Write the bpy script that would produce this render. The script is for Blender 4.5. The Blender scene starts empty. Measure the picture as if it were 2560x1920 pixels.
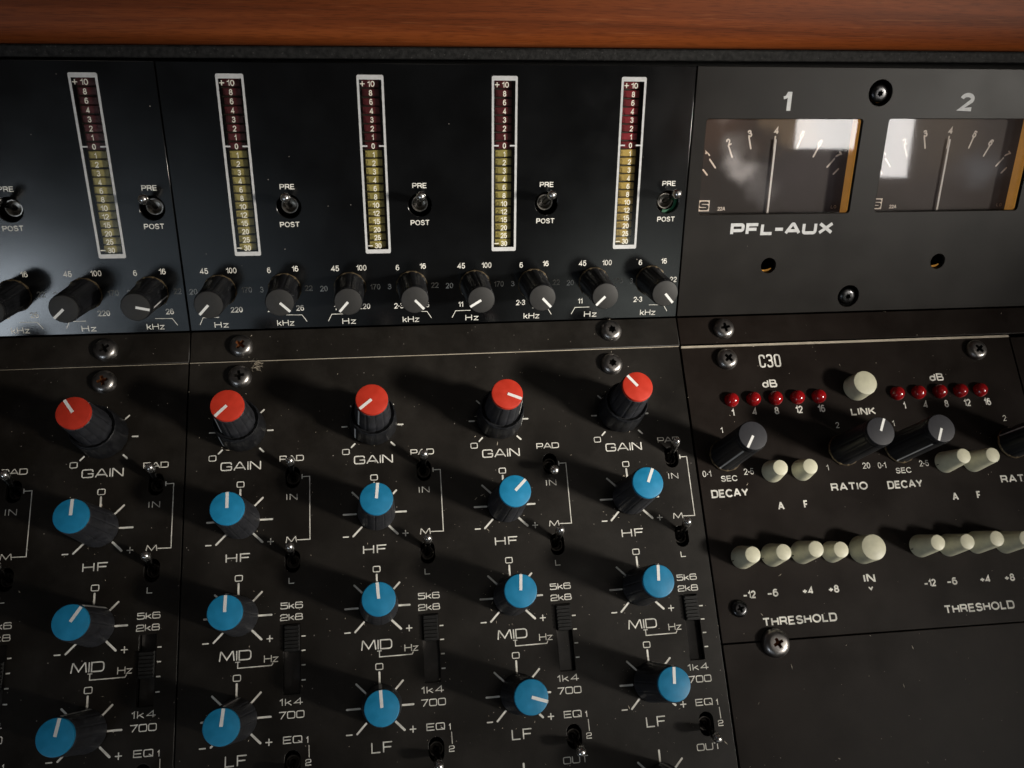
import bpy, bmesh, math, random
from mathutils import Vector, Matrix
random.seed(7)
MM = 0.001
PI = math.pi
SC = bpy.context.scene
COL = SC.collection

# ------------------------------------------------------------------ camera, world, lights, exposure
cam_d = bpy.data.cameras.new('camera'); cam = bpy.data.objects.new('camera', cam_d); COL.objects.link(cam)
R = ((0.9909548757, -0.0749225564, 0.1113330358), (-0.0392531167, -0.9551798694, -0.2934120140), (0.1283262528, 0.2863878972, -0.9494810926))
CAMPOS = Vector((146.7105, -111.7375, 289.9767))
m3 = Matrix(((R[0][0], -R[1][0], -R[2][0]), (R[0][1], -R[1][1], -R[2][1]), (R[0][2], -R[1][2], -R[2][2])))
cam.matrix_world = Matrix.Translation(CAMPOS * MM) @ m3.to_4x4()
cam_d.sensor_width = 36; cam_d.lens = 29.257; cam_d.clip_start = 0.01; cam_d.clip_end = 50
SC.camera = cam

world = bpy.data.worlds.new('World'); SC.world = world; world.use_nodes = True
bg = world.node_tree.nodes['Background']
def room_light():
    # the dim room around the desk: a dark warm surround with soft bright patches added for sheen and reflections
    n, l = world.node_tree.nodes, world.node_tree.links
    tc = n.new('ShaderNodeTexCoord'); nz = n.new('ShaderNodeTexNoise'); nz.inputs['Scale'].default_value = 2.6; nz.inputs['Detail'].default_value = 2
    l.new(tc.outputs['Generated'], nz.inputs['Vector'])
    cr = n.new('ShaderNodeValToRGB'); e = cr.color_ramp.elements
    e[0].position = 0.35; e[0].color = (0.014, 0.0125, 0.012, 1); e[1].position = 0.70; e[1].color = (0.056, 0.050, 0.046, 1)
    l.new(nz.outputs['Fac'], cr.inputs[0]); last = cr.outputs[0]
    wn = n.new('ShaderNodeTexNoise'); wn.inputs['Scale'].default_value = 22; wn.inputs['Detail'].default_value = 3
    l.new(tc.outputs['Generated'], wn.inputs['Vector'])
    wv = n.new('ShaderNodeVectorMath'); wv.operation = 'MULTIPLY_ADD'
    wv.inputs[1].default_value = (0.075, 0.075, 0.075); l.new(wn.outputs['Color'], wv.inputs[0])
    sh = n.new('ShaderNodeVectorMath'); sh.operation = 'SUBTRACT'; sh.inputs[1].default_value = (0.0375, 0.0375, 0.0375)
    l.new(tc.outputs['Generated'], wv.inputs[2]); l.new(wv.outputs[0], sh.inputs[0])
    for d, r0, r1, c in PATCHES:
        ds = n.new('ShaderNodeVectorMath'); ds.operation = 'DISTANCE'; ds.inputs[1].default_value = Vector(d).normalized()
        l.new(sh.outputs[0], ds.inputs[0])
        mr = n.new('ShaderNodeMapRange'); mr.interpolation_type = 'SMOOTHSTEP'
        mr.inputs[1].default_value = r0; mr.inputs[2].default_value = r1; mr.inputs[3].default_value = 1; mr.inputs[4].default_value = 0
        l.new(ds.outputs['Value'], mr.inputs[0])
        mx = n.new('ShaderNodeMix'); mx.data_type = 'RGBA'; mx.inputs[7].default_value = (*c, 1)
        l.new(mr.outputs[0], mx.inputs[0]); l.new(last, mx.inputs[6]); last = mx.outputs[2]
    l.new(last, bg.inputs['Color']); bg.inputs['Strength'].default_value = 0.8
PATCHES = [
    ((-0.27, -0.785, 0.555), 0.03, 0.24, (0.62, 0.74, 0.84)),
    ((0.285, -0.775, 0.555), 0.03, 0.14, (1.5, 1.6, 1.5)),
    ((0.205, 0.02, 0.978), 0.02, 0.17, (2.2, 2.0, 1.75)),
    ((0.573, -0.571, 0.588), 0.020, 0.120, (0.27, 0.215, 0.20)),
    ((0.446, -0.632, 0.632), 0.010, 0.070, (0.20, 0.165, 0.185)),
    ((0.361, -0.624, 0.693), 0.010, 0.060, (0.45, 0.20, 0.10)),
    ((0.554, -0.560, 0.616), 0.010, 0.060, (0.50, 0.38, 0.28)),
    ((0.602, -0.588, 0.540), 0.010, 0.050, (0.14, 0.10, 0.09)),
    ((0.425, -0.609, 0.669), 0.018, 0.034, (1.1, 0.72, 0.40)),
    ((0.402, -0.657, 0.638), 0.006, 0.026, (1.1, 1.0, 0.95)),
    ((0.417, -0.662, 0.624), 0.004, 0.026, (0.8, 0.74, 0.72)),
    ((0.591, -0.568, 0.572), 0.006, 0.034, (0.62, 0.62, 0.66)),
    ((0.387, -0.652, 0.652), 0.002, 0.022, (4.2, 3.8, 3.5)),
    ((0.376, -0.640, 0.670), 0.004, 0.020, (1.6, 1.4, 1.25)),
    ((0.363, -0.620, 0.690), 0.002, 0.018, (1.6, 1.2, 1.0)),
]
room_light()

def aim(o, pos, target):
    o.location = Vector(pos) * MM
    d = (Vector(target) - Vector(pos)).normalized()
    o.rotation_euler = d.to_track_quat('-Z', 'Y').to_euler()
def spot(name, pos, target, power, size_deg, blend, radius, color):
    l = bpy.data.lights.new(name, 'SPOT'); o = bpy.data.objects.new(name, l); COL.objects.link(o)
    l.energy = power; l.spot_size = math.radians(size_deg); l.spot_blend = blend
    l.shadow_soft_size = radius * MM; l.color = color; aim(o, pos, target); return o
def area(name, pos, target, power, sx, sy, color, spread=180):
    l = bpy.data.lights.new(name, 'AREA'); o = bpy.data.objects.new(name, l); COL.objects.link(o)
    l.shape = 'RECTANGLE'; l.size = sx * MM; l.size_y = sy * MM; l.energy = power; l.color = color
    l.spread = math.radians(spread); aim(o, pos, target); return o
CEN = (205, -25, 0)
# a shaped spot for the daylight from the right, the window behind the right shoulder, and the bluish window on the left
beam = spot('daylight_spot', (205 + 905, -20 - 410, 10 + 745), (210, -13, 14), 138.0, 15.8, 1.0, 95, (1.0, 0.94, 0.84))
beam.scale = (1, 0.62, 1)          # cone squeezed so its added pool of light fades towards the corners
def window(name, c, x, y, sx, sy, radiance, color):
    # a rectangular window pane given by its centre, its two edge directions and its size in mm
    x, y = Vector(x), Vector(y); z = x.cross(y)
    l = bpy.data.lights.new(name, 'AREA'); o = bpy.data.objects.new(name, l); COL.objects.link(o)
    l.shape = 'RECTANGLE'; l.size = sx * MM; l.size_y = sy * MM; l.color = color
    l.energy = radiance * PI * sx * sy * MM * MM
    o.matrix_basis = Matrix.Translation(Vector(c) * MM) @ Matrix(((x.x, y.x, z.x), (x.y, y.y, z.y), (x.z, y.z, z.z))).to_4x4()
window('window_behind', (907.9, -668.4, 931.8), (0.9305, 0.2394, -0.2772), (-0.0086, 0.7709, 0.6369), 111, 195, 8.5, (1.0, 0.97, 0.94))
window('window_behind', (997.7, -661.6, 887.6), (0.9154, 0.2663, -0.3017), (-0.009, 0.7631, 0.6463), 78, 240, 8.0, (1.0, 0.97, 0.95))
window('window_left', (-513.3, -889.3, 609.0), (0.9431, -0.2905, 0.1615), (0.0527, 0.6103, 0.7905), 232.6, 257.8, 7.6, (0.80, 0.90, 1.0))

vs = SC.view_settings
vs.view_transform = 'Standard'; vs.look = 'None'; vs.exposure = 0; vs.gamma = 1; vs.use_curve_mapping = False
SC.cycles.max_bounces = 8; SC.cycles.transparent_max_bounces = 12
SC.cycles.use_denoising = True

# ------------------------------------------------------------------ materials
MATS = {}
def nodes_of(m):
    return m.node_tree.nodes, m.node_tree.links
def base_mat(name, col, rough=0.5, metal=0.0, spec=0.5, coat=0.0, emit=None, estr=0):
    m = bpy.data.materials.new(name); m.use_nodes = True
    b = m.node_tree.nodes['Principled BSDF']
    b.inputs['Base Color'].default_value = (*col, 1); b.inputs['Roughness'].default_value = rough
    b.inputs['Metallic'].default_value = metal; b.inputs['Specular IOR Level'].default_value = spec
    b.inputs['Coat Weight'].default_value = coat
    if emit: b.inputs['Emission Color'].default_value = (*emit, 1); b.inputs['Emission Strength'].default_value = estr
    MATS[name] = m
    return m
def add_noise(m, scale, amount, coords='Object', rough_amt=0.0, bump=0.0, bump_scale=None, detail=4):
    n, l = nodes_of(m); b = n['Principled BSDF']
    tc = n.new('ShaderNodeTexCoord'); nz = n.new('ShaderNodeTexNoise')
    nz.inputs['Scale'].default_value = scale; nz.inputs['Detail'].default_value = detail
    l.new(tc.outputs[coords], nz.inputs['Vector'])
    c = b.inputs['Base Color'].default_value[:]
    mp = n.new('ShaderNodeMapRange'); mp.inputs[1].default_value = 0.3; mp.inputs[2].default_value = 0.7
    mp.inputs[3].default_value = 1 - amount; mp.inputs[4].default_value = 1 + amount
    l.new(nz.outputs['Fac'], mp.inputs[0])
    mx = n.new('ShaderNodeVectorMath'); mx.operation = 'SCALE'; mx.inputs[0].default_value = c[:3]
    l.new(mp.outputs[0], mx.inputs['Scale']); l.new(mx.outputs[0], b.inputs['Base Color'])
    if rough_amt:
        r0 = b.inputs['Roughness'].default_value
        mr = n.new('ShaderNodeMapRange'); mr.inputs[1].default_value = 0.3; mr.inputs[2].default_value = 0.7
        mr.inputs[3].default_value = max(0.02, r0 - rough_amt); mr.inputs[4].default_value = r0 + rough_amt
        l.new(nz.outputs['Fac'], mr.inputs[0]); l.new(mr.outputs[0], b.inputs['Roughness'])
    if bump:
        nb = n.new('ShaderNodeTexNoise'); nb.inputs['Scale'].default_value = bump_scale or scale * 5
        nb.inputs['Detail'].default_value = 3
        l.new(tc.outputs[coords], nb.inputs['Vector'])
        bp = n.new('ShaderNodeBump'); bp.inputs['Strength'].default_value = bump; bp.inputs['Distance'].default_value = 0.0002
        l.new(nb.outputs['Fac'], bp.inputs['Height']); l.new(bp.outputs['Normal'], b.inputs['Normal'])
    return mx.outputs[0]
def vary(m, lo, hi):
    n, l = nodes_of(m); b = n['Principled BSDF']; src = b.inputs['Base Color'].links[0].from_socket
    oi = n.new('ShaderNodeObjectInfo'); mr = n.new('ShaderNodeMapRange'); mr.inputs[3].default_value = lo; mr.inputs[4].default_value = hi
    l.new(oi.outputs['Random'], mr.inputs[0])
    sc_ = n.new('ShaderNodeVectorMath'); sc_.operation = 'SCALE'; l.new(src, sc_.inputs[0]); l.new(mr.outputs[0], sc_.inputs['Scale'])
    l.new(sc_.outputs[0], b.inputs['Base Color'])
def add_specks(m, col_socket, scale=330, thr=0.055, keep=0.62, dust=(0.30, 0.27, 0.24), haze=0.0, coords='Object'):
    # grains of dust lying on the surface, and optionally a patchy film of dust
    n, l = nodes_of(m); b = n['Principled BSDF']
    tc = n.new('ShaderNodeTexCoord'); v = n.new('ShaderNodeTexVoronoi'); v.inputs['Scale'].default_value = scale
    l.new(tc.outputs[coords], v.inputs['Vector'])
    lt = n.new('ShaderNodeMath'); lt.operation = 'LESS_THAN'; lt.inputs[1].default_value = thr
    l.new(v.outputs['Distance'], lt.inputs[0])
    sp = n.new('ShaderNodeSeparateColor'); l.new(v.outputs['Color'], sp.inputs[0])
    gt = n.new('ShaderNodeMath'); gt.operation = 'GREATER_THAN'; gt.inputs[1].default_value = keep
    l.new(sp.outputs[0], gt.inputs[0])
    mu = n.new('ShaderNodeMath'); mu.operation = 'MULTIPLY'
    l.new(lt.outputs[0], mu.inputs[0]); l.new(gt.outputs[0], mu.inputs[1])
    m2 = n.new('ShaderNodeMath'); m2.operation = 'MULTIPLY'; l.new(mu.outputs[0], m2.inputs[0]); l.new(sp.outputs[1], m2.inputs[1])
    last = col_socket
    if haze:
        nz = n.new('ShaderNodeTexNoise'); nz.inputs['Scale'].default_value = 38; nz.inputs['Detail'].default_value = 8
        nz.inputs['Roughness'].default_value = 0.72
        l.new(tc.outputs[coords], nz.inputs['Vector'])
        mr = n.new('ShaderNodeMapRange'); mr.inputs[1].default_value = 0.45; mr.inputs[2].default_value = 0.85
        mr.inputs[3].default_value = 0; mr.inputs[4].default_value = haze
        l.new(nz.outputs['Fac'], mr.inputs[0])
        h = n.new('ShaderNodeMix'); h.data_type = 'RGBA'; h.inputs[7].default_value = (*dust, 1)
        l.new(mr.outputs[0], h.inputs[0]); l.new(last, h.inputs[6]); last = h.outputs[2]
    mix = n.new('ShaderNodeMix'); mix.data_type = 'RGBA'; mix.inputs[7].default_value = (*dust, 1)
    l.new(m2.outputs[0], mix.inputs[0]); l.new(last, mix.inputs[6]); l.new(mix.outputs[2], b.inputs['Base Color'])

m = base_mat('black_anodised', (0.0027, 0.0030, 0.0034), 0.16, spec=0.62)
add_specks(m, add_noise(m, 60, 0.25, rough_amt=0.025, bump=0.05, bump_scale=2500), 260, 0.05, 0.80)
m = base_mat('black_paint', (0.0082, 0.0066, 0.0051), 0.40, spec=0.38)
add_specks(m, add_noise(m, 45, 0.30, rough_amt=0.06, bump=0.12, bump_scale=1800), 420, 0.075, 0.60, haze=0.055)
m = base_mat('grey_black_paint', (0.0122, 0.0104, 0.0090), 0.36, spec=0.16)
add_specks(m, add_noise(m, 50, 0.15, rough_amt=0.04, bump=0.035, bump_scale=3200), 220, 0.035, 0.86)
m = base_mat('brown_black_paint', (0.0100, 0.0066, 0.0050), 0.42, spec=0.16)
add_specks(m, add_noise(m, 50, 0.25, rough_amt=0.06, bump=0.10, bump_scale=1900), 330, 0.05, 0.74, haze=0.03)
base_mat('cavity_black', (0.004, 0.004, 0.004), 0.7, spec=0.2)
m = base_mat('ink_white', (0.74, 0.72, 0.66), 0.55, spec=0.3); add_noise(m, 250, 0.36)
m = base_mat('ink_grey_white', (0.60, 0.60, 0.60), 0.5, spec=0.3); add_noise(m, 700, 0.10)
m = base_mat('bare_aluminium', (0.50, 0.44, 0.35), 0.5, metal=0.25); add_noise(m, 300, 0.15)
m = base_mat('knob_black', (0.010, 0.0105, 0.0125), 0.42, spec=0.34); add_noise(m, 400, 0.3, rough_amt=0.06, bump=0.08, bump_scale=2500)
m = base_mat('knob_charcoal', (0.024, 0.025, 0.030), 0.50, spec=0.45); add_noise(m, 400, 0.35, rough_amt=0.08, bump=0.10, bump_scale=2500)
m = base_mat('cap_charcoal', (0.024, 0.023, 0.022), 0.55, spec=0.4); add_noise(m, 500, 0.12, bump=0.08, bump_scale=3000)
m = base_mat('cap_slate', (0.026, 0.026, 0.031), 0.55, spec=0.4); add_noise(m, 500, 0.10, bump=0.08, bump_scale=3000)
m = base_mat('cap_red', (0.60, 0.040, 0.019), 0.45, spec=0.4); add_noise(m, 260, 0.13, rough_amt=0.10, bump=0.06, bump_scale=3000)
m = base_mat('cap_blue', (0.012, 0.225, 0.43), 0.45, spec=0.4); add_noise(m, 260, 0.13, rough_amt=0.10, bump=0.06, bump_scale=3000)
for k in ('cap_red', 'cap_blue'): vary(MATS[k], 0.84, 1.10)
m = base_mat('pointer_white', (0.80, 0.80, 0.78), 0.5); add_noise(m, 800, 0.05)
m = base_mat('cream_plastic', (0.65, 0.63, 0.47), 0.42, spec=0.45); add_noise(m, 300, 0.10, rough_amt=0.05)
vary(m, 0.88, 1.06)
m = base_mat('dirty_brass', (0.16, 0.12, 0.07), 0.5, metal=0.6); add_noise(m, 1200, 0.6)
m = base_mat('chrome', (0.72, 0.71, 0.69), 0.27, metal=1.0); add_noise(m, 700, 0.15, rough_amt=0.06)
m = base_mat('lever_dark', (0.16, 0.155, 0.15), 0.22, metal=1.0); add_noise(m, 700, 0.2, rough_amt=0.06)  # shaft colour darkened to paint in the dark surroundings it mirrors
m = base_mat('dark_bushing', (0.30, 0.28, 0.25), 0.35, metal=0.9); add_noise(m, 600, 0.4)
m = base_mat('slot_bushing', (0.055, 0.05, 0.045), 0.4, metal=0.8); add_noise(m, 600, 0.4)
m = base_mat('green_board', (0.010, 0.110, 0.050), 0.45); add_noise(m, 500, 0.3)
m = base_mat('steel_screw', (0.30, 0.285, 0.275), 0.34, metal=1.0); add_noise(m, 300, 0.15, rough_amt=0.05)
m = base_mat('black_screw', (0.06, 0.06, 0.062), 0.30, metal=1.0); add_noise(m, 500, 0.3, rough_amt=0.08)
m = base_mat('rust', (0.16, 0.055, 0.016), 0.55, metal=0.55); add_noise(m, 900, 0.6, bump=0.3, bump_scale=1500)
m = base_mat('recess_dark', (0.02, 0.018, 0.016), 0.5, metal=0.5); add_noise(m, 900, 0.4)
m = base_mat('slider_black', (0.011, 0.011, 0.011), 0.45, spec=0.45); add_noise(m, 700, 0.4)
m = base_mat('slider_track', (0.060, 0.055, 0.052), 0.30, spec=0.5); add_noise(m, 200, 0.4)
m = base_mat('segment_red', (0.090, 0.013, 0.017), 0.32, spec=0.5); add_noise(m, 350, 0.25)
m = base_mat('segment_yellow', (0.40, 0.33, 0.105), 0.35, spec=0.5); add_noise(m, 350, 0.20)
m = base_mat('segment_red_glare', (0.26, 0.014, 0.026), 0.32, spec=0.5); add_noise(m, 350, 0.25)  # window glare put into the segment colours of the last meter
m = base_mat('segment_yellow_glare', (0.58, 0.40, 0.11), 0.35, spec=0.5); add_noise(m, 350, 0.20)
for k in ('segment_red_glare', 'segment_yellow_glare'): vary(MATS[k], 0.65, 1.2)
vary(MATS['segment_yellow'], 0.80, 1.15); vary(MATS['segment_red'], 0.75, 1.2)
m = base_mat('segment_gap', (0.020, 0.015, 0.008), 0.5)
m = base_mat('ink_meter', (0.80, 0.77, 0.66), 0.5)
m = base_mat('led_red', (0.27, 0.004, 0.006), 0.16, spec=0.5, coat=0.4); add_noise(m, 300, 0.15)
m = base_mat('dial_face', (0.011, 0.0085, 0.008), 0.5, spec=0.3); add_noise(m, 100, 0.2)
m = base_mat('ink_dial', (0.78, 0.74, 0.68), 0.5)
m = base_mat('amber_wall_glow', (0.75, 0.33, 0.05), 0.35, spec=0.5, emit=(1.0, 0.48, 0.10), estr=0.20); add_noise(m, 120, 0.25)  # emission paints in light through the amber plastic; no lamp inside
m = base_mat('black_foam', (0.014, 0.0135, 0.013), 0.75, spec=0.25)
add_specks(m, add_noise(m, 700, 0.7, bump=0.9, bump_scale=900), 900, 0.22, 0.55, dust=(0.055, 0.053, 0.05))
m = base_mat('lint', (0.55, 0.48, 0.38), 0.8); add_noise(m, 900, 0.3)

def pane_mat(name, tint, ior, rough):
    m = bpy.data.materials.new(name); m.use_nodes = True; n, l = nodes_of(m); n.clear()
    out = n.new('ShaderNodeOutputMaterial'); tr = n.new('ShaderNodeBsdfTransparent'); gl = n.new('ShaderNodeBsdfGlossy')
    fr = n.new('ShaderNodeFresnel'); mx = n.new('ShaderNodeMixShader')
    tr.inputs[0].default_value = (*tint, 1); gl.inputs['Roughness'].default_value = rough; 
    ge = n.new('ShaderNodeNewGeometry'); im = n.new('ShaderNodeMapRange')      # same sheet of glass seen from either side
    im.inputs[3].default_value = ior; im.inputs[4].default_value = 1 / ior
    l.new(ge.outputs['Backfacing'], im.inputs[0]); l.new(im.outputs[0], fr.inputs[0])
    nz = n.new('ShaderNodeTexNoise'); nz.inputs['Scale'].default_value = 60; tc = n.new('ShaderNodeTexCoord')
    l.new(tc.outputs['Object'], nz.inputs['Vector'])
    mr = n.new('ShaderNodeMapRange'); mr.inputs[3].default_value = rough * 0.6; mr.inputs[4].default_value = rough * 1.6
    l.new(nz.outputs['Fac'], mr.inputs[0]); l.new(mr.outputs[0], gl.inputs['Roughness'])
    l.new(fr.outputs[0], mx.inputs[0]); l.new(tr.outputs[0], mx.inputs[1]); l.new(gl.outputs[0], mx.inputs[2])
    l.new(mx.outputs[0], out.inputs[0]); MATS[name] = m
pane_mat('glass_dial', (0.97, 0.95, 0.94), 1.62, 0.030)
pane_mat('glass_bar', (0.95, 0.95, 0.93), 1.45, 0.06)

def wood_mat():
    m = bpy.data.materials.new('varnished_wood'); m.use_nodes = True; n, l = nodes_of(m); b = n['Principled BSDF']
    tc = n.new('ShaderNodeTexCoord'); mp = n.new('ShaderNodeMapping'); mp.inputs['Scale'].default_value = (5, 210, 210)
    l.new(tc.outputs['Object'], mp.inputs['Vector'])
    n1 = n.new('ShaderNodeTexNoise'); n1.inputs['Scale'].default_value = 1.0; n1.inputs['Detail'].default_value = 6; n1.inputs['Distortion'].default_value = 0.6
    l.new(mp.outputs[0], n1.inputs['Vector'])
    cr = n.new('ShaderNodeValToRGB'); e = cr.color_ramp.elements
    e[0].position = 0.30; e[0].color = (0.150, 0.034, 0.0075, 1); e[1].position = 0.72; e[1].color = (0.31, 0.076, 0.0165, 1)
    k = e.new(0.52); k.color = (0.225, 0.052, 0.011, 1)
    l.new(n1.outputs['Fac'], cr.inputs[0])
    mp2 = n.new('ShaderNodeMapping'); mp2.inputs['Scale'].default_value = (55, 1500, 1500); l.new(tc.outputs['Object'], mp2.inputs['Vector'])
    n2 = n.new('ShaderNodeTexNoise'); n2.inputs['Scale'].default_value = 1.0; n2.inputs['Detail'].default_value = 3
    l.new(mp2.outputs[0], n2.inputs['Vector'])
    r2 = n.new('ShaderNodeMapRange'); r2.inputs[1].default_value = 0.60; r2.inputs[2].default_value = 0.78; r2.inputs[4].default_value = 0.40
    l.new(n2.outputs['Fac'], r2.inputs[0])
    mx = n.new('ShaderNodeMix'); mx.data_type = 'RGBA'; mx.inputs[7].default_value = (0.38, 0.13, 0.045, 1)
    mp3 = n.new('ShaderNodeMapping'); mp3.inputs['Scale'].default_value = (160, 3200, 3200); l.new(tc.outputs['Object'], mp3.inputs['Vector'])
    n3 = n.new('ShaderNodeTexNoise'); n3.inputs['Scale'].default_value = 1.0; n3.inputs['Detail'].default_value = 2
    l.new(mp3.outputs[0], n3.inputs['Vector'])
    r3 = n.new('ShaderNodeMapRange'); r3.inputs[1].default_value = 0.36; r3.inputs[2].default_value = 0.50; r3.inputs[3].default_value = 0.72; r3.inputs[4].default_value = 1.0
    l.new(n3.outputs['Fac'], r3.inputs[0])
    l.new(r2.outputs[0], mx.inputs[0]); l.new(cr.outputs[0], mx.inputs[6])
    pv = n.new('ShaderNodeVectorMath'); pv.operation = 'SCALE'; l.new(mx.outputs[2], pv.inputs[0]); l.new(r3.outputs[0], pv.inputs['Scale'])
    l.new(pv.outputs[0], b.inputs['Base Color'])
    b.inputs['Roughness'].default_value = 0.5; b.inputs['Specular IOR Level'].default_value = 0.16; b.inputs['Coat Weight'].default_value = 0.0; b.inputs['Coat Roughness'].default_value = 0.25
    bp = n.new('ShaderNodeBump'); bp.inputs['Strength'].default_value = 0.25; bp.inputs['Distance'].default_value = 0.0003
    l.new(n1.outputs['Fac'], bp.inputs['Height']); l.new(bp.outputs[0], b.inputs['Normal'])
    MATS['varnished_wood'] = m
wood_mat()

# ------------------------------------------------------------------ frames: lower deck is z = 0, the meter bridge leans back from it
TH = math.radians(38.136)
LOW = Matrix.Identity(4)
UP = Matrix.Rotation(TH, 4, 'X')
def put(frame, x, y, h=0.0, rz=0.0):
    return frame @ Matrix.Translation(Vector((x, y, h)) * MM) @ Matrix.Rotation(rz, 4, 'Z')

# ------------------------------------------------------------------ object helpers
def link(name, me, mat, parent=None, mw=None):
    o = bpy.data.objects.new(name, me); COL.objects.link(o)
    if mat and not me.materials:
        for k in (mat if isinstance(mat, (list, tuple)) else [mat]): me.materials.append(MATS[k])
    if parent is not None:
        o.parent = parent
    if mw is not None: o.matrix_basis = mw
    return o
def root(name, mw, label, cat, group=None):
    o = bpy.data.objects.new(name, None); COL.objects.link(o); o.matrix_basis = mw
    o.empty_display_size = 0.004
    return tag(o, label, cat, group)
def tag(o, label, cat, group=None):
    o['label'] = label; o['category'] = cat
    if group: o['group'] = group
    return o
def dup(src, mw, label, group=None):
    c = src.copy(); COL.objects.link(c); c.matrix_basis = mw; c['label'] = label
    if group: c['group'] = group
    for ch in list(src.children):
        d = ch.copy(); COL.objects.link(d); d.parent = c
        for g in list(ch.children):
            f = g.copy(); COL.objects.link(f); f.parent = d
    return c
def bm_mesh(bm, name='mesh', smooth=False):
    bmesh.ops.scale(bm, vec=(MM, MM, MM), verts=bm.verts)
    me = bpy.data.meshes.new(name); bm.to_mesh(me); bm.free()
    if smooth:
        for p in me.polygons: p.use_smooth = True
    return me
def smooth_by_angle(me, deg=35):
    bm = bmesh.new(); bm.from_mesh(me)
    for f in bm.faces: f.smooth = True
    for e in bm.edges:
        if len(e.link_faces) == 2 and e.calc_face_angle(0) > math.radians(deg): e.smooth = False
    bm.to_mesh(me); bm.free(); return me
def lathe(profile, n=64, rfun=None, cap_bottom=False, deg=35):
    """profile: list of (radius, height) from bottom to top; radius 0 closes."""
    bm = bmesh.new(); rings = []
    for (r, h) in profile:
        if r <= 1e-6: rings.append([bm.verts.new((0, 0, h))])
        else:
            rings.append([bm.verts.new(((r if rfun is None else rfun(r, h, 2 * PI * i / n)) * math.cos(2 * PI * i / n),
                                        (r if rfun is None else rfun(r, h, 2 * PI * i / n)) * math.sin(2 * PI * i / n), h)) for i in range(n)])
    for a, b in zip(rings, rings[1:]):
        if len(a) == 1 and len(b) == 1: continue
        for i in range(n):
            j = (i + 1) % n
            if len(a) == 1: bm.faces.new((a[0], b[j], b[i])) if False else bm.faces.new((a[0], b[i], b[j])[::-1])
            elif len(b) == 1: bm.faces.new((a[i], a[j], b[0]))
            else: bm.faces.new((a[i], a[j], b[j], b[i]))
    if cap_bottom and len(rings[0]) > 1: bm.faces.new(rings[0][::-1])
    bmesh.ops.recalc_face_normals(bm, faces=bm.faces)
    return smooth_by_angle(bm_mesh(bm), deg)
def box_bm(bm, x0, x1, y0, y1, z0, z1, bevel=0.0, seg=2):
    ret = bmesh.ops.create_cube(bm, size=1.0)
    vs_ = ret['verts']
    for v in vs_:
        v.co = Vector(((x0 + x1) / 2 + v.co.x * (x1 - x0), (y0 + y1) / 2 + v.co.y * (y1 - y0), (z0 + z1) / 2 + v.co.z * (z1 - z0)))
    if bevel:
        es = list({e for v in vs_ for e in v.link_edges})
        bmesh.ops.bevel(bm, geom=es, offset=bevel, segments=seg, affect='EDGES', profile=0.5)
def box(x0, x1, y0, y1, z0, z1, bevel=0.0, seg=2):
    bm = bmesh.new(); box_bm(bm, x0, x1, y0, y1, z0, z1, bevel, seg); return smooth_by_angle(bm_mesh(bm), 40)
def circle_pts(x, y, r, n=40):
    return [(x + r * math.cos(2 * PI * i / n), y + r * math.sin(2 * PI * i / n)) for i in range(n)]
def rrect(x0, x1, y0, y1, r, n=8):
    out = []
    for cx, cy, a in ((x1 - r, y1 - r, 0), (x0 + r, y1 - r, 90), (x0 + r, y0 + r, 180), (x1 - r, y0 + r, 270)):
        for i in range(n + 1):
            t = math.radians(a + 90 * i / n); out.append((cx + r * math.cos(t), cy + r * math.sin(t)))
    return out
def curve_plate(outer, holes, thick, bevel=0.0):
    """flat plate with real holes, top face at z = 0"""
    cu = bpy.data.curves.new('plate', 'CURVE'); cu.dimensions = '2D'; cu.fill_mode = 'BOTH'
    for pts in [outer] + list(holes):
        s = cu.splines.new('POLY'); s.points.add(len(pts) - 1)
        for p, (x, y) in zip(s.points, pts): p.co = (x * MM, y * MM, 0, 1)
        s.use_cyclic_u = True
    cu.extrude = (thick / 2 - bevel) * MM
    if bevel: cu.bevel_depth = bevel * MM; cu.bevel_resolution = 1; cu.offset = -bevel * MM
    o = bpy.data.objects.new('plate', cu); COL.objects.link(o)
    dg = bpy.context.evaluated_depsgraph_get(); me = bpy.data.meshes.new_from_object(o.evaluated_get(dg))
    bpy.data.objects.remove(o); bpy.data.curves.remove(cu); me.materials.clear()
    zt = max(v.co.z for v in me.vertices)
    for v in me.vertices: v.co.z -= zt
    return me

# ---- lettering: both faces, a round grotesque and a squared wide one, are drawn stroke by stroke
INK = 0.03
def round_path(pts, closed):
    out = []; n = len(pts)
    for i, p in enumerate(pts):
        x, y = p[0], p[1]; r = p[2] if len(p) > 2 else 0
        if r <= 0 or (not closed and i in (0, n - 1)): out.append((x, y)); continue
        a = Vector(pts[i - 1][:2]); b = Vector((x, y)); c = Vector(pts[(i + 1) % n][:2])
        u = (a - b); v = (c - b); lu, lv = u.length, v.length; u.normalize(); v.normalize()
        r_ = min(r, lu * 0.5 if (closed or i - 1 > 0) else lu, lv * 0.5 if (closed or i + 1 < n - 1) else lv)
        p0 = b + u * r_; p1 = b + v * r_
        for k in range(6):
            t = k / 5; q = p0 * (1 - t) ** 2 + b * (2 * t * (1 - t)) + p1 * t * t
            if k in (1, 2, 3, 4):                       # push the quadratic out towards a circular arc
                q = q + (b - q) * 0.08
            out.append((q.x, q.y))
    ded = [out[0]]
    for p_ in out[1:]:
        if math.hypot(p_[0] - ded[-1][0], p_[1] - ded[-1][1]) > 0.012: ded.append(p_)
    if closed and math.hypot(ded[0][0] - ded[-1][0], ded[0][1] - ded[-1][1]) < 0.012: ded.pop()
    return ded
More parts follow.
